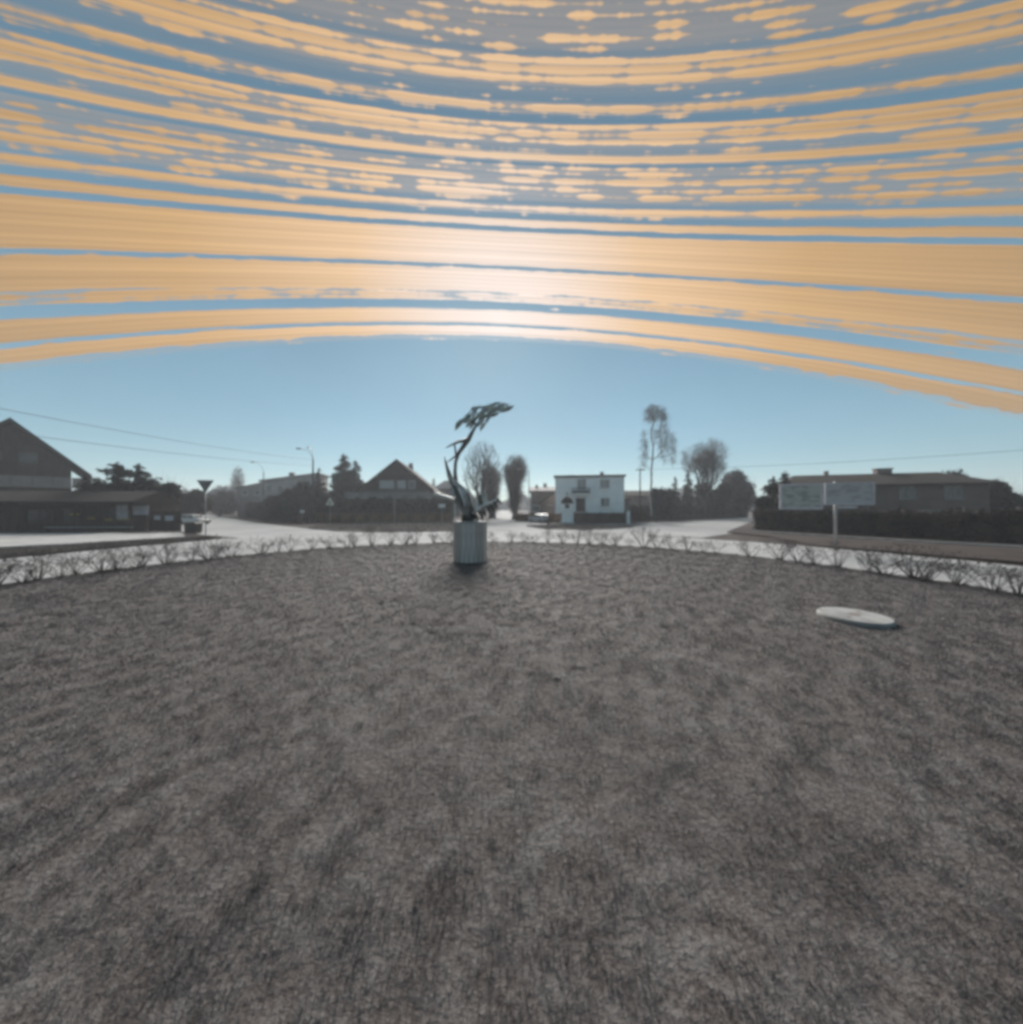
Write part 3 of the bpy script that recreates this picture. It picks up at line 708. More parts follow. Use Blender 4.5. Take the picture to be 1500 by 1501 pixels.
def gable_roof(parent, x0, x1, y0, y1, ze, zr, over=.4, th=.22, mat='roof_dark', axis='y'):
    """ridge along axis; returns the roof part"""
    b = MB()
    if axis == 'y':
        xm = (x0 + x1) / 2; sl = (zr - ze) / ((x1 - x0) / 2)
        for sx in (-1, 1):
            xe = xm + sx * ((x1 - x0) / 2 + over); z_e = ze - over * sl
            b.prism([(xm, y0 - over, zr), (xe, y0 - over, z_e), (xe, y0 - over, z_e + th), (xm, y0 - over, zr + th * 1.2)], (0, y1 - y0 + 2 * over, 0))
    else:
        ym = (y0 + y1) / 2; sl = (zr - ze) / ((y1 - y0) / 2)
        for sy in (-1, 1):
            ye = ym + sy * ((y1 - y0) / 2 + over); z_e = ze - over * sl
            b.prism([(x0 - over, ym, zr), (x0 - over, ye, z_e), (x0 - over, ye, z_e + th), (x0 - over, ym, zr + th * 1.2)], (x1 - x0 + 2 * over, 0, 0))
    return b.build('roof', mat, parent)

def hip_roof(parent, x0, x1, y0, y1, ze, zr, inset, over=.5, mat='roof_brown'):
    x0 -= over; x1 += over; y0 -= over; y1 += over; ym = (y0 + y1) / 2; t = .16
    b = MB(); e = [(x0, y0), (x1, y0), (x1, y1), (x0, y1)]; ra, rb_ = (x0 + inset, ym, zr), (x1 - inset, ym, zr)
    lo = [(x, y, ze) for x, y in e]; up = [(x, y, ze + t) for x, y in e]
    b.poly(list(reversed(lo)))
    for k in range(4): b.poly([lo[k], lo[(k + 1) % 4], up[(k + 1) % 4], up[k]])
    b.poly([up[0], up[1], rb_, ra]); b.poly([up[1], up[2], rb_]); b.poly([up[2], up[3], ra, rb_]); b.poly([up[3], up[0], ra])
    return b.build('roof', mat, parent)

# white flat-roofed villa
def white_villa():
    Y = 58.0; cx = X(864, Y); W = 98 / F * Y * 1.01; D = 9.0; k = Y / F; top = H(698.5, Y) - GZ
    t = thing('white_house', 'white two-storey villa with a flat roof and a balcony over its dark door', 'house', (cx, Y, GZ), R(-9))
    zz = lambda py: H(py, Y) - GZ
    xx = lambda px: (px - 864) * k
    MB().box((0, D / 2, top / 2), (W, D, top)).build('wall', 'white_render', t)
    MB().box((0, D / 2, .25), (W + .12, D + .12, .5)).build('plinth', 'concrete', t)
    r = MB().box((0, D / 2, top + .12), (W + .5, D + .5, .24)).build('roof', 'roof_dark', t)
    MB().box((xx(885), 3.6, top + .6), (.55, .55, .75)).box((xx(885), 3.6, top + 1.0), (.7, .7, .1)).build('chimney', 'dark_render', r)
    MB().box((xx(838), 2.0, top + .34), (1.3, .8, .2)).build('roof_hatch', 'roof_dark', r)
    MB().box((xx(891), 2.2, top + .34), (1.0, .8, .2)).build('roof_hatch', 'roof_dark', r)
    MB().box((0, -.09, top - .09), (W + .3, .12, .14)).build('gutter', 'roof_grey', r)
    window(t, xx(853), zz(710), 1.6, 1.9, 0, 'grey_render', 'frame_white', 1, False)
    window(t, xx(886), zz(709.5), 1.65, 1.55, 0, 'grey_render', 'frame_white', 1)
    w = window(t, xx(886.5), zz(736), 1.55, 1.5, 0, 'grey_render', 'frame_white', 1)
    MB().box((xx(883), -.05, zz(736)), (.5, .03, 1.2)).build('open_casement', 'glass', w)
    d = MB().box((xx(851.5), -.04, zz(740)), (1.5, .12, 2.25)).build('door', 'door_dark', t)
    MB().box((xx(851.5) - .82, -.03, zz(740)), (.12, .14, 2.3)).box((xx(851.5) + .82, -.03, zz(740)), (.12, .14, 2.3)).box((xx(851.5), -.03, zz(740) + 1.2), (1.76, .14, .12)).build('door_frame', 'frame_white', d)
    MB().box((xx(851.5) + .5, -.13, zz(740) - .1), (.05, .06, .2)).build('handle', 'galvanised', d)
    hs_ = zz(740) - 1.13
    for s in range(8): MB().box((xx(851.5), -.55 - .28 * (7 - s), hs_ * (s + 1) / 16), (2.0, .276 if s < 7 else .98, hs_ * (s + 1) / 8)).build('step', 'concrete', t)
    zb = zz(724.5)
    bl = MB().box((xx(851.5), -.62, zb), (2.95, 1.2, .22)).build('balcony', 'white_render', t)
    ra = MB(); 
    ra.box((xx(851.5), -1.17, zb + 1.0), (2.95, .07, .07)).box((xx(851.5) - 1.44, -.6, zb + 1.0), (.07, 1.1, .07)).box((xx(851.5) + 1.44, -.6, zb + 1.0), (.07, 1.1, .07))
    for q in range(17): ra.box((xx(851.5) - 1.44 + .18 * q, -1.17, zb + .54), (.045, .045, .86))
    for sx in (-1.44, 1.44):
        for q in range(6): ra.box((xx(851.5) + sx, -.2 - .16 * q, zb + .54), (.045, .045, .86))
    ra.build('railing', 'black_metal', bl)
    MB().box((xx(851.5), -1.10, zb + .36), (2.7, .05, .42)).build('flower_box', 'dark_render', bl)
    a = MB().box((W / 2 + .55, 4.5, 1.9), (1.1, 6, 3.8)).build('side_porch', 'dark_render', t)
    MB().box((W / 2 + .58, 4.5, 3.9), (1.4, 6.4, .2)).build('porch_roof', 'roof_dark', a)
white_villa()

# steep-gabled chalet with a long balcony
def chalet():
    Y = 68.0; k = Y / F; cx = X(582, Y)
    t = thing('gabled_house', 'dark chalet with a steep gable roof and a long pale balcony parapet', 'house', (cx, Y, GZ), R(6))
    z = lambda py: H(py, Y) - GZ; x = lambda px: (px - 582) * k
    ze, zr = z(720), z(676); x0, x1 = x(528), x(636)
    MB().box(((x0 + x1) / 2, 7, ze / 2), (x1 - x0 - 2.2, 14, ze)).build('lower_wall', 'dark_render', t)
    xm = (x0 + x1) / 2
    MB().prism([(x0 + 1.0, .4, ze), (x1 - 1.0, .4, ze), (xm, .4, zr - .15)], (0, 13.4, 0)).build('gable_wall', 'wood_dark', t)
    r = gable_roof(t, x0, x1, .2, 14, ze, zr, .7, .34, 'roof_dark')
    MB().box((x(590), 9, zr - .1), (.8, .8, 1.6)).build('chimney', 'dark_render', r)
    MB().box((xm, -.0, z(698.5)), (x(612) - x(552), .9, .28)).build('pent_roof', 'roof_brown', t)
    for px, w, pane in ((562.5, 1.5, 'pale_blind'), (573, 1.1, 'pale_blind'), (588, 1.5, 'pale_blind'), (603, 1.2, 'glass')):
        window(t, x(px), z(710), w, 1.55, .36, pane, 'frame_white', 1, False)
    for j in range(9):
        xa = x(514) + (x(663) - x(514)) * (j + .5) / 9
        MB().box((xa, -1.6, z(726)), ((x(663) - x(514)) / 9 - .06, .14, .82)).build('balcony_panel', 'lilac_render', t)
    MB().box((x(588.5), -.75, z(729.8)), (x(663) - x(514), 1.75, .2)).build('balcony_floor', 'concrete', t)
    for px in (516, 545, 575, 605, 635, 661): MB().box((x(px), -1.5, z(729.8) / 2 - .05), (.22, .22, z(729.8) - .1)).build('balcony_post', 'wood_dark', t)
    for px in (540, 572, 604): window(t, x(px), 2.1, 2.2, 1.6, 0, 'glass', 'frame_white', 1, True)
chalet()

def small_hip():
    Y = 92.0; k = Y / F; t = thing('hipped_house', 'small grey house with a hipped roof between the chalet and the sculpture', 'house', (X(655, Y), Y, GZ), 0)
    z = lambda py: H(py, Y) - GZ
    MB().box((0, 3.5, z(717) / 2), (6.6, 7, z(717))).build('wall', 'dark_render', t)
    hip_roof(t, -3.3, 3.3, 0, 7, z(717), z(703), 2.6, .5, 'roof_grey')
    window(t, -1.2, z(724), 1.3, 1.4, 0); window(t, 1.4, z(724), 1.3, 1.4, 0)
small_hip()

def street_house():
    Y = 72.0; k = Y / F; t = thing('street_house', 'low grey house with a pale pitched roof left of the white villa', 'house', (X(797, Y), Y, GZ), R(-4))
    z = lambda py: H(py, Y) - GZ; x = lambda px: (px - 797) * k
    MB().box((0, 4, z(720) / 2), (x(815) - x(777), 8, z(720))).build('wall', 'dark_render', t)
    r = gable_roof(t, x(777), x(815), 0, 8, z(720), z(713.5), .35, .18, 'roof_grey', 'x')
    MB().box((x(800), 5, z(711)), (.7, .7, 1.3)).build('chimney', 'dark_render', r)
    MB().box((x(787), 3, z(712.5)), (.5, .5, .9)).build('chimney', 'dark_render', r)
    window(t, x(786), 2.3, 1.4, 1.4, 0); window(t, x(806), 2.3, 1.4, 1.4, 0)
    MB().prism([(x(789), -1.6, z(738)), (x(814), -1.6, z(720)), (x(814), -1.6, z(721.8)), (x(789), -1.6, z(740))], (0, 1.9, 0)).build('lean_to_roof', 'roof_dark', t)
    MB().box((x(803), -.8, z(741) / 2), (x(814) - x(792), 1.4, z(741))).build('lean_to', 'dark_render', t)
street_house()

def grey_house():
    Y = 88.0; k = Y / F; t = thing('long_house', 'long grey house with a sloping pale roof and one chimney behind the lamps', 'house', (X(424, Y), Y, GZ), R(14))
    z = lambda py: H(py, Y) - GZ; x = lambda px: (px - 424) * k
    MB().box((0, 5, z(709) / 2), (x(462) - x(388), 10, z(709))).build('wall', 'grey_render', t)
    b = MB(); x0, x1 = x(386), x(464)
    b.prism([(x0, -.5, z(707)), (x1, -.5, z(694)), (x1, -.5, z(691.8)), (x0, -.5, z(704.5))], (0, 11, 0))
    r = b.build('roof', 'roof_grey', t)
    MB().prism([(x0 + .4, .0, z(709)), (x1 - .4, .0, z(709)), (x1 - .4, .0, z(694.8)), (x0 + .4, .0, z(707.5))], (0, 10, 0)).build('upper_wall', 'grey_render', t)
    MB().box((x(420), 4, z(697)), (1.1, 1.0, 2.2)).build('chimney', 'dark_render', r)
    window(t, x(398), z(717), 1.3, 1.9, 0, 'glass'); window(t, x(412), z(717), 1.3, 1.9, 0, 'glass')
    t = thing('far_house', 'dark low house with a sloping roof just left of the long grey house', 'house', (X(368, 96), 96, GZ), R(20))
    Y = 96; k = Y / F; z = lambda py: H(py, Y) - GZ
    MB().box((0, 4, z(716) / 2), (6.5, 8, z(716))).build('wall', 'lilac_render', t)
    x0, x1 = -3.6, 3.6
    MB().prism([(x0, -.4, z(717)), (x1, -.4, z(707.5)), (x1, -.4, z(705.5)), (x0, -.4, z(715))], (0, 9, 0)).build('roof', 'roof_dark', t)
    MB().prism([(x0 + .3, 0, z(717.5)), (x1 - .3, 0, z(717.5)), (x1 - .3, 0, z(708.5)), (x0 + .3, 0, z(717))], (0, 8, 0)).build('upper_wall', 'lilac_render', t)
    window(t, -1.4, z(722), 1.2, 1.4, 0); window(t, 1.5, z(722), 1.2, 1.4, 0)
grey_house()

def left_gable():
    Y = 50.0; k = Y / F
    t = thing('corner_house', 'dark house with a wide gable roof and deep eaves above the long shop', 'house', (X(20, Y), Y, GZ), R(52))
    z = lambda py: H(py, Y) - GZ; x = lambda px: (px - 20) * k * .62
    x0, x1 = x(-70), x(104); ze, zr = z(677), z(622)
    MB().box(((x0 + x1) / 2, 6, ze / 2), (x1 - x0, 12, ze)).build('wall', 'wood_dark', t)
    MB().prism([(x0 + .2, .3, ze), (x1 - .2, .3, ze), ((x0 + x1) / 2, .3, zr - .2)], (0, 11.5, 0)).build('gable_wall', 'wood_dark', t)
    r = gable_roof(t, x0, x1, 0, 12, ze, zr, 2.0, .55, 'roof_dark')
    MB().box((x(-20), 6, zr), (.9, .9, 1.6)).build('chimney', 'dark_render', r)
    for px in (-10, 40): window(t, x(px), z(670), 1.6, 1.5, .3, 'glass', 'dark_render')
    for j in range(6): MB().box((x(-40) + (x(134) - x(-40)) * (j + .5) / 6, -2.4, z(705)), ((x(134) - x(-40)) / 6 - .06, .16, 1.35)).build('balcony_panel', 'lilac_render', t)
    MB().box((x(47), -1.2, z(712.5)), (x(134) - x(-40), 2.4, .22)).build('balcony_floor', 'concrete', t)
left_gable()

def long_shop():
    Y = 37.0; k = Y / F
    t = thing('low_shop', 'long low dark shop with an overhanging roof and posters on its front', 'building', (X(150, Y), Y, GZ), R(3))
    z = lambda py: H(py, Y) - GZ; x = lambda px: (px - 150) * k
    x0, x1 = x(-60), x(208)
    MB().box(((x0 + x1) / 2, 1.8, z(737) / 2), (x1 - x0, 3.1, z(737))).build('wall', 'wood_dark', t)
    MB().prism([(x0 - .5, -1.4, z(739)), (x0 - .5, -1.4, z(735)), (x0 - .5, 1.6, z(719)), (x0 - .5, 4, z(735)), (x0 - .5, 4, z(739))], (x1 - x0 + .7, 0, 0)).build('roof', 'roof_dark', t)
    for j in range(8): MB().box((x0 + .2 + (x1 - x0 - .4) * j / 7, -1.15, z(739) / 2 - .01), (.16, .16, z(739) - .04)).build('post', 'wood_dark', t)
    for px, w in ((60, 2.4), (104, 1.9), (157, 1.2), (176, .9)): window(t, x(px), z(756), w, 1.5, .25, 'glass', 'wood_dark', 1, False)
    MB().box((x(201), .2, z(748)), (1.55, .08, 1.0)).build('poster', 'pale_print', t)
    MB().box((x(176), .12, z(750)), (1.1, .08, 1.5)).build('poster', 'pale_print', t)
    for px, py, w in ((110, 754, 1.0), (133, 760, .8), (155, 762, 1.0), (178, 761, 1.1)): MB().box((x(px), .1, z(py)), (w, .06, .16)).build('price_strip', 'yellow_print', t)
    MB().box((x(150), -1.2, z(772)), (x(212) - x(95), .12, .1)).build('handrail', 'galvanised', t)
    # side fence joining the shop to the corner
    f = thing('yard_fence', 'dark board fence between the long shop and the parked white car', 'fence', (X(218, 36), 36, GZ), 0)
    kk = 36 / F
    for j in range(4): MB().box(((j + .5) * .82 * 1.0, 0, 1.15), (.78, .06, 2.1)).build('panel', 'wood_dark', f)
    for j in range(5): MB().box((j * .82, .07, 1.15), (.1, .08, 2.3)).build('post', 'wood_dark', f)
    MB().box((.95, -.05, 1.5), (.6, .04, .42)).build('notice', 'pale_print', f); MB().box((2.2, -.05, 1.45), (.85, .04, .5)).build('notice', 'pale_print', f)
long_shop()

def hip_house():
    Y = 42.0; k = Y / F; t = thing('hipped_house', 'wide house with a brown hipped roof and two pale-framed windows behind the hedge', 'house', (X(1290, Y), Y, GZ), R(-20))
    z = lambda py: H(py, Y) - GZ; x = lambda px: (px - 1290) * k
    x0, x1 = x(1180), x(1404); ze, zr = z(712), z(690.5)
    MB().box(((x0 + x1) / 2, 4, ze / 2), (x1 - x0, 8, ze)).build('wall', 'hip_wall', t)
    r = hip_roof(t, x0, x1, 0, 8, ze, zr, 2.6, .7, 'roof_brown')
    MB().box((x(1320), 4.4, zr - .2), (1.5, .9, 1.5)).box((x(1320), 4.4, zr + .6), (1.7, 1.1, .14)).build('chimney', 'dark_render', r)
    MB().box((x(1250), 4.6, zr + .1), (.4, .4, .9)).build('chimney', 'dark_render', r)
    MB().box(((x0 + x1) / 2, -.72, ze + .02), (x1 - x0 + 1.6, .14, .16)).build('gutter', 'roof_dark', r)
    for px in (1200, 1250, 1320, 1368): window(t, x(px), z(722), 1.45, 1.55, 0, 'glass', 'grey_render', 1)
    for px in (1225, 1345): window(t, x(px), 1.6, 1.5, 1.3, 0, 'glass', 'grey_render', 1)
    MB().box((x(1290), -.04, .3), (x1 - x0 + .1, .12, .6)).build('plinth', 'dark_render', t)
hip_house()

def far_right_house():
    Y = 82; k = Y / F; t = thing('garden_house', 'dim house with a low pitched roof among the trees by the birch', 'house', (X(945, Y), Y, GZ), 0)
    z = lambda py: H(py, Y) - GZ
    MB().box((0, 4, z(727) / 2), (8, 8, z(727))).build('wall', 'dark_render', t)
    gable_roof(t, -4, 4, 0, 8, z(727), z(719.5), .5, .2, 'roof_brown', 'x')
    window(t, -2, 2.0, 1.4, 1.3, 0); window(t, 1.6, 2.0, 1.4, 1.3, 0)
far_right_house()

# ------------------------------------------------------------------ fences
def panel_fence(name, label, a, b, h, step, mat, post='wood_dark', z0=GZ, boards=8):
    a, b = Vector(a), Vector(b); L = (b - a).length; n = max(1, round(L / step)); w = L / n
    t = thing(name, label, 'fence', (a.x, a.y, z0), math.atan2(b.y - a.y, b.x - a.x))
    pm = MB()
    for q in range(boards):
        bw = (w - .14) / boards; pm.box((w / 2 - (w - .14) / 2 + bw * (q + .5), -.012 * (q % 2), h / 2 + .06 + .012 * ((q * 7) % 3)), (bw - .012, .03, h - .1))
    pm.box((w / 2, .05, h * .25), (w - .15, .05, .09)).box((w / 2, .05, h * .8), (w - .15, .05, .09))
    p = pm.build('panel', mat, t); s = MB().box((0, 0, h / 2 + .05), (.12, .12, h + .1)).box((0, 0, h + .12), (.16, .16, .05)).build('post', post, t)
    for k in range(1, n):
        o = p.copy(); COL.objects.link(o); o.location = (w * k, 0, 0)
    for k in range(1, n + 1):
        o = s.copy(); COL.objects.link(o); o.location = (w * k, 0, 0)
    return t
panel_fence('panel_fence', 'long rust-brown board fence at the foot of the tall hedge', (X(436, 58), 58), (X(664, 57.5), 57.5), H(752, 58) - GZ, 2.4, 'fence_brown')
panel_fence('garden_fence', 'brown board fence in front of the white villa, right of the shrine', (X(842, 53), 53), (X(918, 54.5), 54.5), H(752, 53) - GZ, 2.2, 'wood_dark')
panel_fence('garden_fence', 'short brown board fence between the parked car and the shrine', (X(806, 53), 53), (X(823, 53), 53), H(753, 53) - GZ, 1.7, 'fence_brown')
panel_fence('garden_fence', 'low dim fence along the garden beside the right road', (X(926, 56), 56), (X(1080, 84), 84), 1.1, 2.6, 'wood_dark')
gp = thing('gate_post', 'short white gate post at the corner of the white villa garden', 'post', at(921, 54))
MB().box((0, 0, .95), (.42, .42, 1.9)).build('shaft', 'white_render', gp); MB().lathe([(.34, 0), (.34, .08), (.05, .28)], (0, 0, 1.9), 4).build('cap', 'concrete', gp)

# wayside shrine
def shrine():
    t = thing('wayside_shrine', 'white pillar shrine with a dark domed canopy in front of the villa', 'shrine', at(831.5, 50.6), R(-8))
    k = 50.6 / F; z = lambda py: H(py, 50.6) - GZ
    MB().box((0, 0, .2), (2.1, 2.1, .4)).build('base', 'concrete', t)
    MB().box((0, 0, .4 + (z(748) - .4) / 2), (1.6, 1.6, z(748) - .4), taper=.96).build('pillar', 'white_render', t)
    MB().box((0, 0, z(747.2)), (1.8, 1.8, .16)).build('cornice', 'white_render', t)
    n = MB().box((0, 0, (z(746.4) + z(738)) / 2), (1.2, 1.2, z(738) - z(746.4))).build('lantern', 'white_render', t)
    MB().box((0, -.612, (z(746.4) + z(738)) / 2), (.6, .04, .6)).build('niche', 'wood_dark', n)
    r = MB().lathe([(.95, 0), (.95, .07), (.86, .35), (.62, .72), (.3, .95), (.08, 1.05)], (0, 0, z(738)), 16).build('canopy', 'roof_dark', t, True)
    MB().box((0, 0, z(738) + 1.35), (.08, .08, .65)).box((0, 0, z(738) + 1.45), (.36, .07, .08)).build('cross', 'black_metal', r)
shrine()

# ------------------------------------------------------------------ sculpture on its drum
SY = 15.8; SK = SY / F
sx = lambda px: (px - 689.5) * SK
sz = lambda py: H(py, SY)
PX = X(689.5, SY)
def pedestal():
    t = thing('pedestal', 'round concrete drum of upright staves carrying the metal sculpture', 'pedestal', (PX, SY, 0))
    h = sz(766); n = 22; r = .735
    MB().lathe([(r - .07, -.05), (r - .07, h - .02)], (0, 0, 0), 26).build('core', 'dark_render', t)
    m1 = material('stave_pale', (.52, .48, .45), .97, .35, 2.6, .6, 30, stretch=(1, 1, .22), spec=.1, detail=6)
    m2 = material('stave_stained', (.40, .355, .33), .97, .4, 2.6, .6, 30, stretch=(1, 1, .22), spec=.1, detail=6)
    w = 2 * math.pi * r / n
    protos = {}
    rs = random.Random(3)
    for j in range(n):
        a = 2 * math.pi * j / n - math.pi / 2
        key = 'b' if (j % n) in (2, 3, 19, 20, 7, 12) else 'a'
        if key not in protos:
            o = MB().box((0, 0, h / 2 - .05), (.10, w * .985, h + .08)).build('stave', m2 if key == 'b' else m1, t); protos[key] = o
        else:
            o = protos[key].copy(); COL.objects.link(o)
        rr_ = r - .02 + rs.uniform(-.004, .004)
        o.location = (math.cos(a) * rr_, math.sin(a) * rr_, rs.uniform(-.008, .008)); o.rotation_euler = (0, 0, a)
    MB().lathe([(r + .035, 0), (r + .05, .03), (r + .05, .08), (r + .02, .10)], (0, 0, h - .03), 26).build('cap', 'concrete', t)
    MB().lathe([(r + .09, -.04), (r + .06, .05)], (0, 0, 0), 26).build('foot', 'soil', t)
    return h
ph = pedestal() + .07

def sculpture():
    t = thing('metal_sculpture', 'tall wind-bent metal tree sculpture with spiky plates on the drum', 'sculpture', (PX, SY, 0))
    rs = random.Random(9)
    P = lambda px, py, d=0.0: (sx(px), d, sz(py))
    def blade(name, pts, th, mat, d=0.0, twist=0.0, parent=t):
        """plate cut from an outline, thick, turned about its own upright axis"""
        cx = sum(sx(p[0]) for p in pts) / len(pts)
        Q = []
        for p in pts:
            dx = sx(p[0]) - cx; Q.append((cx + dx, d + dx * math.tan(twist), sz(p[1])))
        return MB().prism(Q, (0, th, 0)).build(name, mat, parent)
    # round base boss with a bright bolt
    MB().lathe([(.36, 0), (.42, .14), (.38, .34), (.2, .5), (.05, .55)], (sx(689), 0, ph - .07), 14).build('boss', 'black_metal', t, True)
    MB().lathe([(.07, 0), (.085, .07), (.05, .13)], (sx(698), -.36, ph - .02), 10).build('bolt', 'steel_pale', t, True)
    # main stem
    st = [P(690, 758), P(686, 744, .05), P(677, 724, .1), P(668, 706, .12), P(666.5, 692, .1), P(667.5, 678, .06), P(672, 665, 0), P(680, 654, -.05), P(687, 645, -.1), P(693, 634, -.12), P(700, 622, -.12)]
    MB().tube(st, [.17, .16, .14, .11, .085, .075, .09, .11, .12, .085, .05], 9).build('stem', 'steel', t, True)
    # broken side branch with its strut
    br = MB().tube([P(688, 644, -.1), P(680, 647.5, -.2), P(672, 649.5, -.28), P(664, 654, -.34), P(655, 659, -.38)], [.10, .085, .07, .045, .012], 8).build('branch', 'steel', t, True)
    MB().tube([P(668, 652, -.3), P(668.5, 660, -.16), P(669, 670, 0)], [.04, .045, .05], 7).build('strut', 'steel', br, True)
    MB().tube([P(671, 666, 0), P(663, 673, -.1), P(656, 679, -.18)], [.06, .04, .015], 7).build('thorn', 'steel', t, True)
    # big spike on the left, opening into the body
    MB().tube([P(652, 669, -.1), P(655.5, 684, -.08), P(660, 699, -.04), P(666, 712, 0), P(676, 727, .05), P(687, 748, .05)], [.012, .07, .12, .15, .19, .20], 9).build('spike', 'steel', t, True)
    blade('body_plate', [(661, 698), (672, 706), (685, 717), (693, 732), (697, 752), (690, 757), (680, 740), (669, 718)], .06, 'steel_pale', -.18, .35)
    blade('body_plate', [(664, 706), (676, 717), (688, 741), (690, 757), (680, 754), (668, 734)], .05, 'steel', -.30, -.3)
    blade('body_plate', [(684, 716), (690, 722), (699, 742), (697, 755), (691, 748)], .05, 'steel_pale', .22, -.5)
    blade('body_plate', [(666, 736), (678, 733), (688, 745), (691, 757), (681, 754)], .05, 'steel_leaf', .1, .6)
    blade('thorn_plate', [(660, 710), (664, 712), (668, 722), (664, 720)], .05, 'steel_pale', -.3, .2)
    for q, (pts, mt) in enumerate((([(667, 712), (671, 713), (683, 738), (680, 741)], 'steel_dark'), ([(673, 716), (676, 716), (688, 744), (685, 746)], 'pale_metal'), ([(686, 724), (688, 723), (696, 748), (693, 751)], 'steel_dark'),
                                 ([(697, 734), (700, 732), (702, 747), (698, 750)], 'pale_metal'), ([(676, 738), (681, 736), (688, 752), (683, 753)], 'steel_dark'), ([(703, 727), (706, 724), (709, 741), (705, 743)], 'steel_dark'))):
        blade('splinter_and_gap', pts, .04, mt, -.42 + .03 * q, .3)  # dark plates paint in the dark gaps of the body; pale ones are metal
    blade('thorn_plate', [(661, 719), (666, 720), (671, 729), (665, 728)], .05, 'steel_pale', -.34, .2)
    # arm reaching left, held by an upright rod
    arm = MB().tube([P(670, 734, -.1), P(660, 730.5, -.16), P(650, 727.5, -.22), P(640, 723, -.26)], [.08, .085, .075, .05], 8).build('arm', 'pale_metal', t, True)
    for q in range(3): MB().tube([P(642, 724, -.26), P(638 - q * .6, 719 + 3.2 * q, -.3 + .08 * q)], [.035, .008], 6).build('finger', 'pale_metal', arm, True)
    MB().tube([P(668.2, 734, -.12), P(668.2, 765.5, -.2)], .036, 8).build('rod', 'pale_metal', t, True)
    # wing on the right: a curved arm with hanging blades
    w = [P(692, 754, -.1), P(701, 746.5, -.2), P(711, 740.5, -.28), P(721, 737, -.34), P(728, 733, -.4), P(733, 728.5, -.46)]
    wing = MB().tube(w, [.12, .10, .085, .075, .055, .02], 8).build('wing', 'pale_metal', t, True)
    for q, (a, b, l) in enumerate(((702, 747, 15), (708, 743.5, 18), (714, 740.5, 17), (719.5, 738.5, 15), (725, 736, 12), (730, 732.5, 9))):
        blade('feather', [(a - 2.2, b), (a + 2.4, b - 1.2), (a + 6.0, b + l * .5), (a + 5.6, b + l * .86), (a + 1.6, b + l * .55)], .03, 'steel_dark', -.2 - .05 * q, .5, wing)
    blade('fin', [(708, 721), (711.5, 724), (716, 738), (703, 742), (704, 732)], .05, 'steel_leaf', -.05, .4)
    blade('fin', [(694, 728), (699, 735), (702, 746), (696, 750)], .05, 'steel', .15, -.4)
    # wind-blown crown: overlapping shards swept to the right
    crown = MB().tube([P(697, 627, -.12), P(706, 615, -.14), P(718, 606, -.12), P(732, 600, -.08), P(746, 598, -.02)], [.06, .055, .05, .04, .012], 7).build('crown', 'steel', t, True)
    MB().tube([P(699, 624, -.12), P(690, 615, .05), P(680, 616, .12), P(671, 624, .18)], [.05, .045, .03, .01], 7).build('crown_branch', 'steel', crown, True)
    shards = []
    lane = [(672, 622, -52), (676, 619, -48), (680, 616, -60), (684, 613, -66), (687, 617, -62), (690, 611, -60), (694, 608, -64), (697, 613, -70), (700, 607, -55),
            (703, 617, -72), (705, 603, -50), (708, 611, -58), (710, 620, -62), (711, 601, -40), (714, 607, -50), (717, 599, -38), (718, 613, -58), (721, 604, -36), (724, 598, -30),
            (726, 607, -40), (729, 601, -26), (732, 596, -30), (735, 603, -22), (738, 597, -18), (741, 600, -16), (746, 597, -14), (699, 601, -30), (708, 597, -20), (683, 609, -48), (692, 620, -66), (706, 625, -66), (729, 594, -22), (720, 594, -26)]
    lane = lane + [(px + rs.uniform(-4, 4), py + rs.uniform(-3, 5), ang) for px, py, ang in lane]
    for i, (px, py, ang) in enumerate(lane):
        L = rs.uniform(16, 25) * (.85 if 24 < i < 33 else .8 if i >= 33 else 1); wd = rs.uniform(2.5, 4.3); a = R(ang + rs.uniform(-9, 9))
        # outline of a torn leaf of sheet metal in its own frame
        pts = [(-.5 * L, 0), (-.2 * L, .5 * wd), (.1 * L, .42 * wd), (.2 * L, .62 * wd), (.5 * L, .05 * wd), (.15 * L, -.3 * wd), (.05 * L, -.62 * wd), (-.25 * L, -.4 * wd)]
        c, s = math.cos(a), math.sin(a)
        Q = [(px + (x * c - y * s), py + (x * s + y * c)) for x, y in pts]
        blade('shard', Q, .03, 'steel_leaf', rs.uniform(-.38, .28), rs.uniform(-.7, .7), crown)
sculpture()

# concrete well cover lying in the lawn
wc = thing('well_cover', 'round pale concrete well cover lying in the lawn', 'well cover', (7.62, 7.66, 0))
MB().lathe([(.60, -.06), (.63, .0), (.63, .075), (.60, .105), (.2, .11)], (0, 0, 0), 40).build('slab', material('cover_concrete', (.25, .25, .245), .92, .22, 2.5, .25, 30), wc)
for a in (0.6, 3.7): MB().lathe([(.035, 0), (.035, .004)], (.36 * math.cos(a), .36 * math.sin(a), .11), 10).build('lifting_hole', 'dark_render', wc)
MB().lathe([(.1, 0), (.1, .006)], (0, 0, .11), 16).build('plug', 'dark_render', wc)

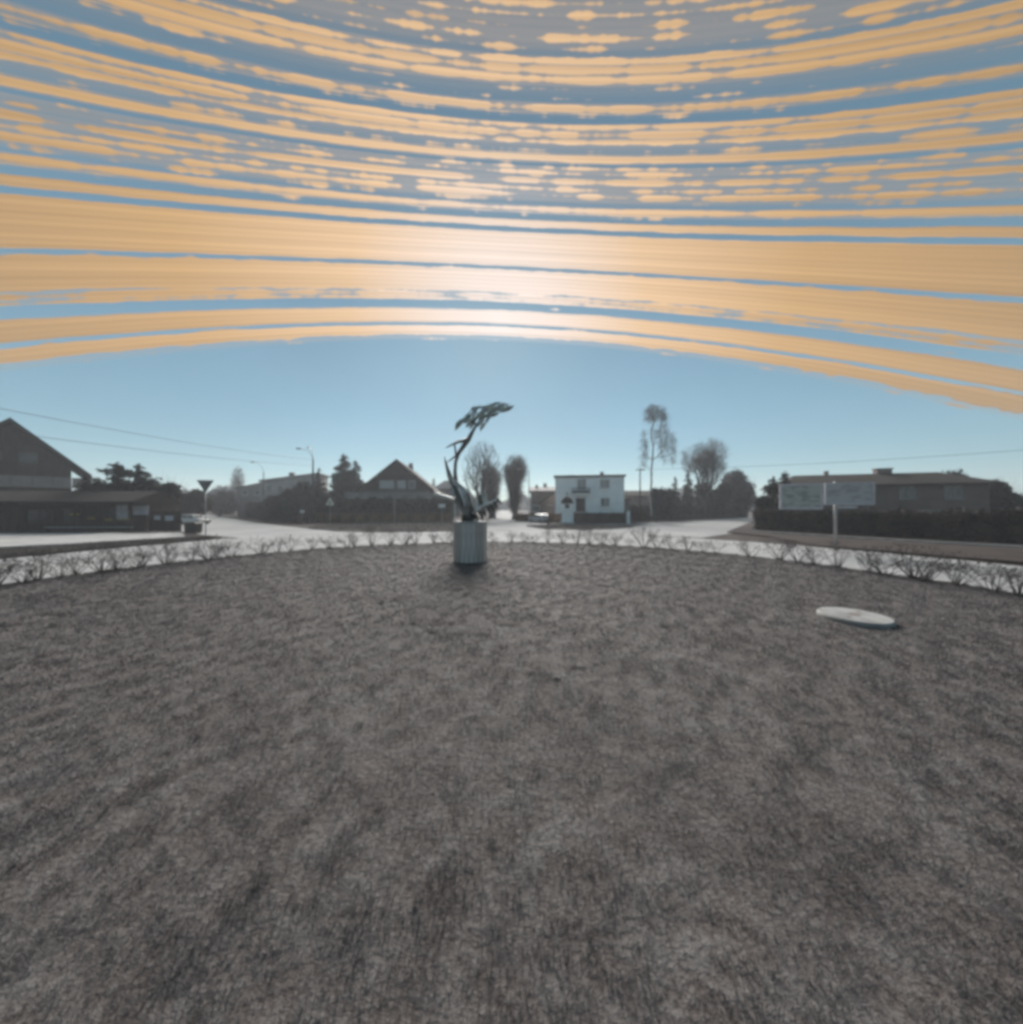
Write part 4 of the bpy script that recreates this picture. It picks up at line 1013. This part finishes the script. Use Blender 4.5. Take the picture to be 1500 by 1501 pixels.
# ------------------------------------------------------------------ street lamps, poles, wires
def lamp(name, label, base, hpole, arms, r=.1, pm='concrete'):
    t = thing(name, label, 'street lamp', base)
    MB().tube([(0, 0, -.05), (0, 0, hpole * .72), (0, 0, hpole)], [r * 1.5, r * 1.1, r * .8], 9).build('pole', pm, t, True)
    for dx, dy, dz in arms:
        a = MB().tube([(0, 0, hpole - .3), (dx * .15, dy * .15, hpole + dz * .45), (dx * .55, dy * .55, hpole + dz * .85), (dx, dy, hpole + dz)], .045, 7).build('arm', 'galvanised', t, True)
        L = math.hypot(dx, dy); ux, uy = dx / L, dy / L; rz = math.atan2(uy, ux)
        hd = MB().box((dx + ux * .4, dy + uy * .4, hpole + dz + .03), (.95, .36, .2), rz, .7).build('lamp_head', 'sign_back', a)
        MB().box((dx + ux * .45, dy + uy * .45, hpole + dz - .09), (.6, .26, .04), rz).build('lens', 'lamp_clear', hd)
    return t
k60 = 61 / F
lamp('street_lamp', 'double-armed street lamp on a concrete pole in front of the spruces', at(459, 61), H(673, 61) - GZ, [(-1.75, -.5, 1.75), (.35, -1.6, 1.65)], .14, 'bark')
lamp('street_lamp', 'single-armed street lamp beside the long grey house', at(386.5, 84), H(692, 84) - GZ, [(-1.75, -.5, 2.3)], .12, 'bark')
lamp('street_lamp', 'slim street lamp beside the parked car, its arm over the street', at(775.5, 60), H(691, 60) - GZ, [(-1.2, -.1, .5)], .07)
def upole(label, base, h, cross=True):
    t = thing('utility_pole', label, 'utility pole', base)
    MB().tube([(0, 0, -.05), (0, 0, h)], [.16, .10], 9).build('pole', 'bark', t, True)
    if cross:
        c = MB().box((0, 0, h - .35), (1.5, .12, .12)).build('crossarm', 'wood_dark', t)
        for x in (-.65, 0, .65): MB().lathe([(.05, 0), (.07, .07), (.03, .16)], (x, 0, h - .29), 8).build('insulator', 'pale_blind', c)
    return t
upole('dark utility pole between the white villa and the weeping birch', at(938.5, 62), H(686, 62) - GZ)
upole('utility pole beside the corner house carrying the overhead wires', (-40, 25, GZ), 10.6)
upole('utility pole past the hipped house carrying a single overhead wire', (62, 38, GZ), 9.4)
upole('slim wooden pole standing past the double street lamp', at(386.5, 66), H(728, 66) - GZ, False)
def wire(a, b, sag, label):
    a, b = Vector(a), Vector(b); pts = [a.lerp(b, i / 24) + Vector((0, 0, -4 * sag * (i / 24) * (1 - i / 24))) for i in range(25)]
    tag(MB().tube([tuple(p) for p in pts], .022, 5).build('overhead_wire', 'wire'), label, 'wire')
L0 = at(459, 61)
wire((L0[0], L0[1], H(674, 61)), (-40, 25, 10.2), .45, 'upper overhead wire sagging from the double street lamp past the corner house')
wire((L0[0], L0[1], H(683, 61)), (-40, 25, 8.35), .35, 'lower overhead wire sagging from the double street lamp past the corner house')
U0 = at(938.5, 62)
wire((U0[0], U0[1], H(688, 62)), (62, 38, 9.2), .5, 'single overhead wire running above the hipped house on the right')

# ------------------------------------------------------------------ signs
def post_sign(name, label, base, h, kind, size, rz=0.0, face='sign_white'):
    t = thing(name, label, 'road sign', base, rz)
    MB().tube([(0, 0, -.05), (0, 0, h)], .04, 8).build('post', 'galvanised', t, True)
    s = size / 2; zc = h
    if kind in ('down', 'up'):
        f = -1 if kind == 'down' else 1; hh = size * .866; c = zc - hh / 2 * 0
        def tri(k): return [(-s * k, -.05, zc - f * hh * (1 / 3) * k), (s * k, -.05, zc - f * hh * (1 / 3) * k), (0, -.05, zc + f * hh * (2 / 3) * k)]
        p = MB().prism(tri(1), (0, .02, 0)).build('plate', 'sign_back' if kind == 'down' else face, t)
        if kind == 'down':
            for zz_ in (.12, -.12): MB().box((0, -.07, zc + zz_ * size), (size * (.55 + zz_), .03, .05)).build('bracket', 'galvanised', p)
        else:
            MB().prism([(x * 1.0, -.058, z) for x, _, z in tri(.74)], (0, .006, 0)).build('field', material('sign_field', (.55, .53, .44), .5, .05, 3), p)
            MB().box((0, -.064, zc - .02), (.09 * size, .006, .42 * size)).box((0, -.064, zc + .02), (.3 * size, .005, .09 * size)).build('symbol', 'sign_black', p)
    elif kind == 'plate':
        p = MB().box((0, -.05, zc - s * .45), (size, .03, size * .55)).build('plate', face, t)
    return t
post_sign('give_way_sign', 'grey back of a give way sign, its triangle pointing down, on a thin post', at(301.5, 30.2), H(708, 30.2), 'down', 1.28, R(14))
post_sign('warning_sign', 'pale triangular warning sign on a post in front of the brown fence', at(484, 51), H(735.5, 51), 'up', 1.25)
post_sign('plate_sign', 'small white plate on a post near the sculpture, before the brown fence', at(648, 52), H(738, 52), 'plate', 1.0)
post_sign('plate_sign', 'small white plate on a post between the street lamp and warning sign', at(443.5, 54), H(747, 54), 'plate', .7)
tp = thing('marker_post', 'tall plain pale post in front of the brown fence below the chalet', 'post', at(578.5, 54))
MB().tube([(0, 0, -.05), (0, 0, H(729, 54))], .07, 8).build('shaft', 'galvanised', tp, True); MB().lathe([(.1, 0), (.1, .06), (.02, .12)], (0, 0, H(729, 54)), 8).build('cap', 'sign_back', tp)

def print_material(name, base, dark, sc):
    m = bpy.data.materials.new(name); m.use_nodes = True; nt = m.node_tree; bs = nt.nodes['Principled BSDF']
    tc = N(nt, 'ShaderNodeTexCoord'); v = tc.outputs['Object']
    mp = N(nt, 'ShaderNodeMapping'); nt.links.new(v, mp.inputs[0]); mp.inputs['Scale'].default_value = (1, 1, 2.2)
    a = noise(nt, mp.outputs[0], sc, 3, .6)
    c = mixc(nt, smooth(nt, a, .45, .62), tuple(base) + (1,), tuple(dark) + (1,))
    nt.links.new(c, bs.inputs['Base Color']); bs.inputs['Roughness'].default_value = .6
    return m
def info_board():
    Y = 20.4; k = Y / F; t = thing('information_board', 'pair of weathered pale notice boards on a single post by the hedge', 'sign', (X(1226, Y), Y, GZ + .1), R(-14))
    z = lambda py: H(py, Y) - GZ - .1; x = lambda px: (px - 1226) * k * 1.05
    MB().tube([(0, .05, -.05), (0, .05, z(706))], .085, 10).build('post', 'galvanised', t, True)
    for (a, b, c, d, base, dark, off) in ((1157, 1209, 709, 746.5, (.34, .35, .34), (.21, .215, .20), -.02), (1211, 1268, 708, 740, (.36, .355, .36), (.25, .245, .25), -.05)):
        cx, cz, w, h = (x(a) + x(b)) / 2, (z(c) + z(d)) / 2, x(b) - x(a), z(c) - z(d)
        bo = MB().box((cx, -.06 + off, cz), (w - .12, .04, h - .12)).build('board', print_material('faded_print', base, dark, 2.1), t)
        fr = MB()
        for s in (-1, 1): fr.box((cx + s * (w / 2 - .05), -.075 + off, cz), (.12, .07, h)); fr.box((cx, -.075 + off, cz + s * (h / 2 - .05)), (w - .22, .07, .12))
        fr.build('frame', 'pale_print', bo)
    MB().box((x(1190), .0, z(727)), (x(1228) - x(1160), .06, .1)).build('crossbar', 'galvanised', t); MB().box((x(1245), .0, z(724)), (x(1264) - x(1226), .06, .1)).build('crossbar', 'galvanised', t)
    MB().box((x(1238), -.08, z(743.5)), (.95, .04, .13)).build('name_strip', 'pale_print', t)
info_board()

# ------------------------------------------------------------------ cars and small street things
def car(label, loc, rz, paint, lights):
    t = thing('parked_car', label, 'car', loc, rz)
    # side outline, length along x (front at -x)
    W = 1.7
    out = [(-2.0, .32), (-2.02, .62), (-1.9, .78), (-1.1, .92), (-.55, 1.38), (-.3, 1.46), (1.2, 1.46), (1.55, 1.36), (1.92, .95), (2.0, .8), (2.0, .32), (1.72, .30), (1.62, .52), (1.3, .64), (.98, .52), (.88, .28), (-.88, .28), (-.98, .52), (-1.3, .64), (-1.62, .52), (-1.72, .30)]
    b = MB(); secs = []
    for y in (-W / 2, -W / 2 + .12, W / 2 - .12, W / 2):
        edge = abs(y) > W / 2 - .05
        secs.append([(x * (.985 if edge else 1), y * (1 - max(0, z - .8) * .22), z - (.03 if edge and z > .7 else 0)) for x, z in out])
    n = len(out); i0 = 0
    for s in secs: b.v += s
    for k in range(3):
        for j in range(n):
            jj = (j + 1) % n; b.f.append((k * n + j, k * n + jj, (k + 1) * n + jj, (k + 1) * n + j))
    b.f.append(tuple(range(n))); b.f.append(tuple(reversed(range(3 * n, 4 * n))))
    body = b.build('body', paint, t)
    for s in (-1, 1):
        y = s * W / 2
        for xs_ in ([(-.92, .96), (-.5, 1.34), (.25, 1.38), (.25, .96)], [(.33, .96), (.33, 1.38), (1.2, 1.38), (1.6, .98)]):
            MB().prism([(x, y * (1 - max(0, z - .8) * .22) + s * .004, z) for x, z in xs_], (0, s * .012, 0)).build('side_window', 'glass', t)
        for xw in (-1.3, 1.3):
            w = MB(); a = 14
            ring = [(xw + .31 * math.cos(2 * math.pi * j / a), s * (W / 2 - .2), .31 + .31 * math.sin(2 * math.pi * j / a)) for j in range(a)]
            wh = w.prism(ring, (0, s * .2, 0)).build('wheel', 'tyre', t)
            MB().prism([(xw + .19 * math.cos(2 * math.pi * j / a), s * (W / 2 - .0), .31 + .19 * math.sin(2 * math.pi * j / a)) for j in range(a)], (0, s * .012, 0)).build('rim', 'galvanised', wh)
        MB().box((-1.99, s * .58, .68), (.1, .34, .14)).build('headlight', lights, t)
        MB().box((1.985, s * .64, .82), (.06, .22, .2)).build('tail_light', 'lamp_red', t)
        MB().box((-.85, s * .93, 1.0), (.14, .16, .11)).build('mirror', paint, t)
    MB().prism([(-1.08, -.68, .955), (-1.08, .68, .955), (-.57, .6, 1.385), (-.57, -.6, 1.385)], (-.02, 0, .015)).build('windscreen', 'glass', t)
    MB().prism([(1.89, -.64, 1.0), (1.89, .64, 1.0), (1.57, .58, 1.36), (1.57, -.58, 1.36)], (.02, 0, .015)).build('rear_window', 'glass', t)
    MB().box((-1.99, 0, .42), (.12, 1.5, .16)).build('bumper', 'black_metal', t); MB().box((1.985, 0, .42), (.1, 1.5, .16)).build('bumper', 'black_metal', t)
    return t
car('white hatchback standing on the left road near the give way sign', (X(285, 52), 52, GZ + .005), R(176), 'car_white', 'lamp_yellow')
car('pale parked car with a shining roof beside the slim street lamp', (X(791, 58.2), 58.2, GZ - .01), R(-58), 'car_silver', 'lamp_clear')

lb = thing('litter_bin', 'squat black litter bin on the pavement near the give way sign', 'bin', (X(283.5, 33), 33.0, GZ + .09))
MB().box((0, 0, .5), (1.0, .75, .94), taper=1.08).build('body', 'black_metal', lb); MB().box((0, 0, 1.03), (1.14, .88, .1), taper=.85).build('lid', 'black_metal', lb)
MB().box((-.35, 0, .04), (.1, .6, .1)).build('foot', 'black_metal', lb); MB().box((.35, 0, .04), (.1, .6, .1)).build('foot', 'black_metal', lb)
bo = thing('street_bollard', 'short dark bollard with a rounded cap near the parked car', 'bollard', at(804, 50.2, GZ + .08))
MB().lathe([(.22, 0), (.22, .12), (.16, .18), (.15, 1.0), (.19, 1.04), (.19, 1.12), (.12, 1.25), (.02, 1.3)], (0, 0, 0), 12).build('shaft', 'black_metal', bo, True)
MB().lathe([(.157, 0), (.157, .12)], (0, 0, .8), 12).build('reflective_band', 'yellow_print', bo, True)

# ------------------------------------------------------------------ air
hz = MB().box((0, 120, 16), (1300, 900, 36)).build('haze', 'soil')
hz['kind'] = 'stuff'
hm = bpy.data.materials.new('haze_air'); hm.use_nodes = True; hnt = hm.node_tree; hnt.nodes.clear()
pv = N(hnt, 'ShaderNodeVolumePrincipled'); pv.inputs['Density'].default_value = .0009
pv.inputs['Color'].default_value = (.88, .93, 1, 1); pv.inputs['Anisotropy'].default_value = .3
ho = N(hnt, 'ShaderNodeOutputMaterial'); hnt.links.new(pv.outputs[0], ho.inputs['Volume'])
hz.data.materials.clear(); hz.data.materials.append(hm)
SC.cycles.volume_bounces = 0
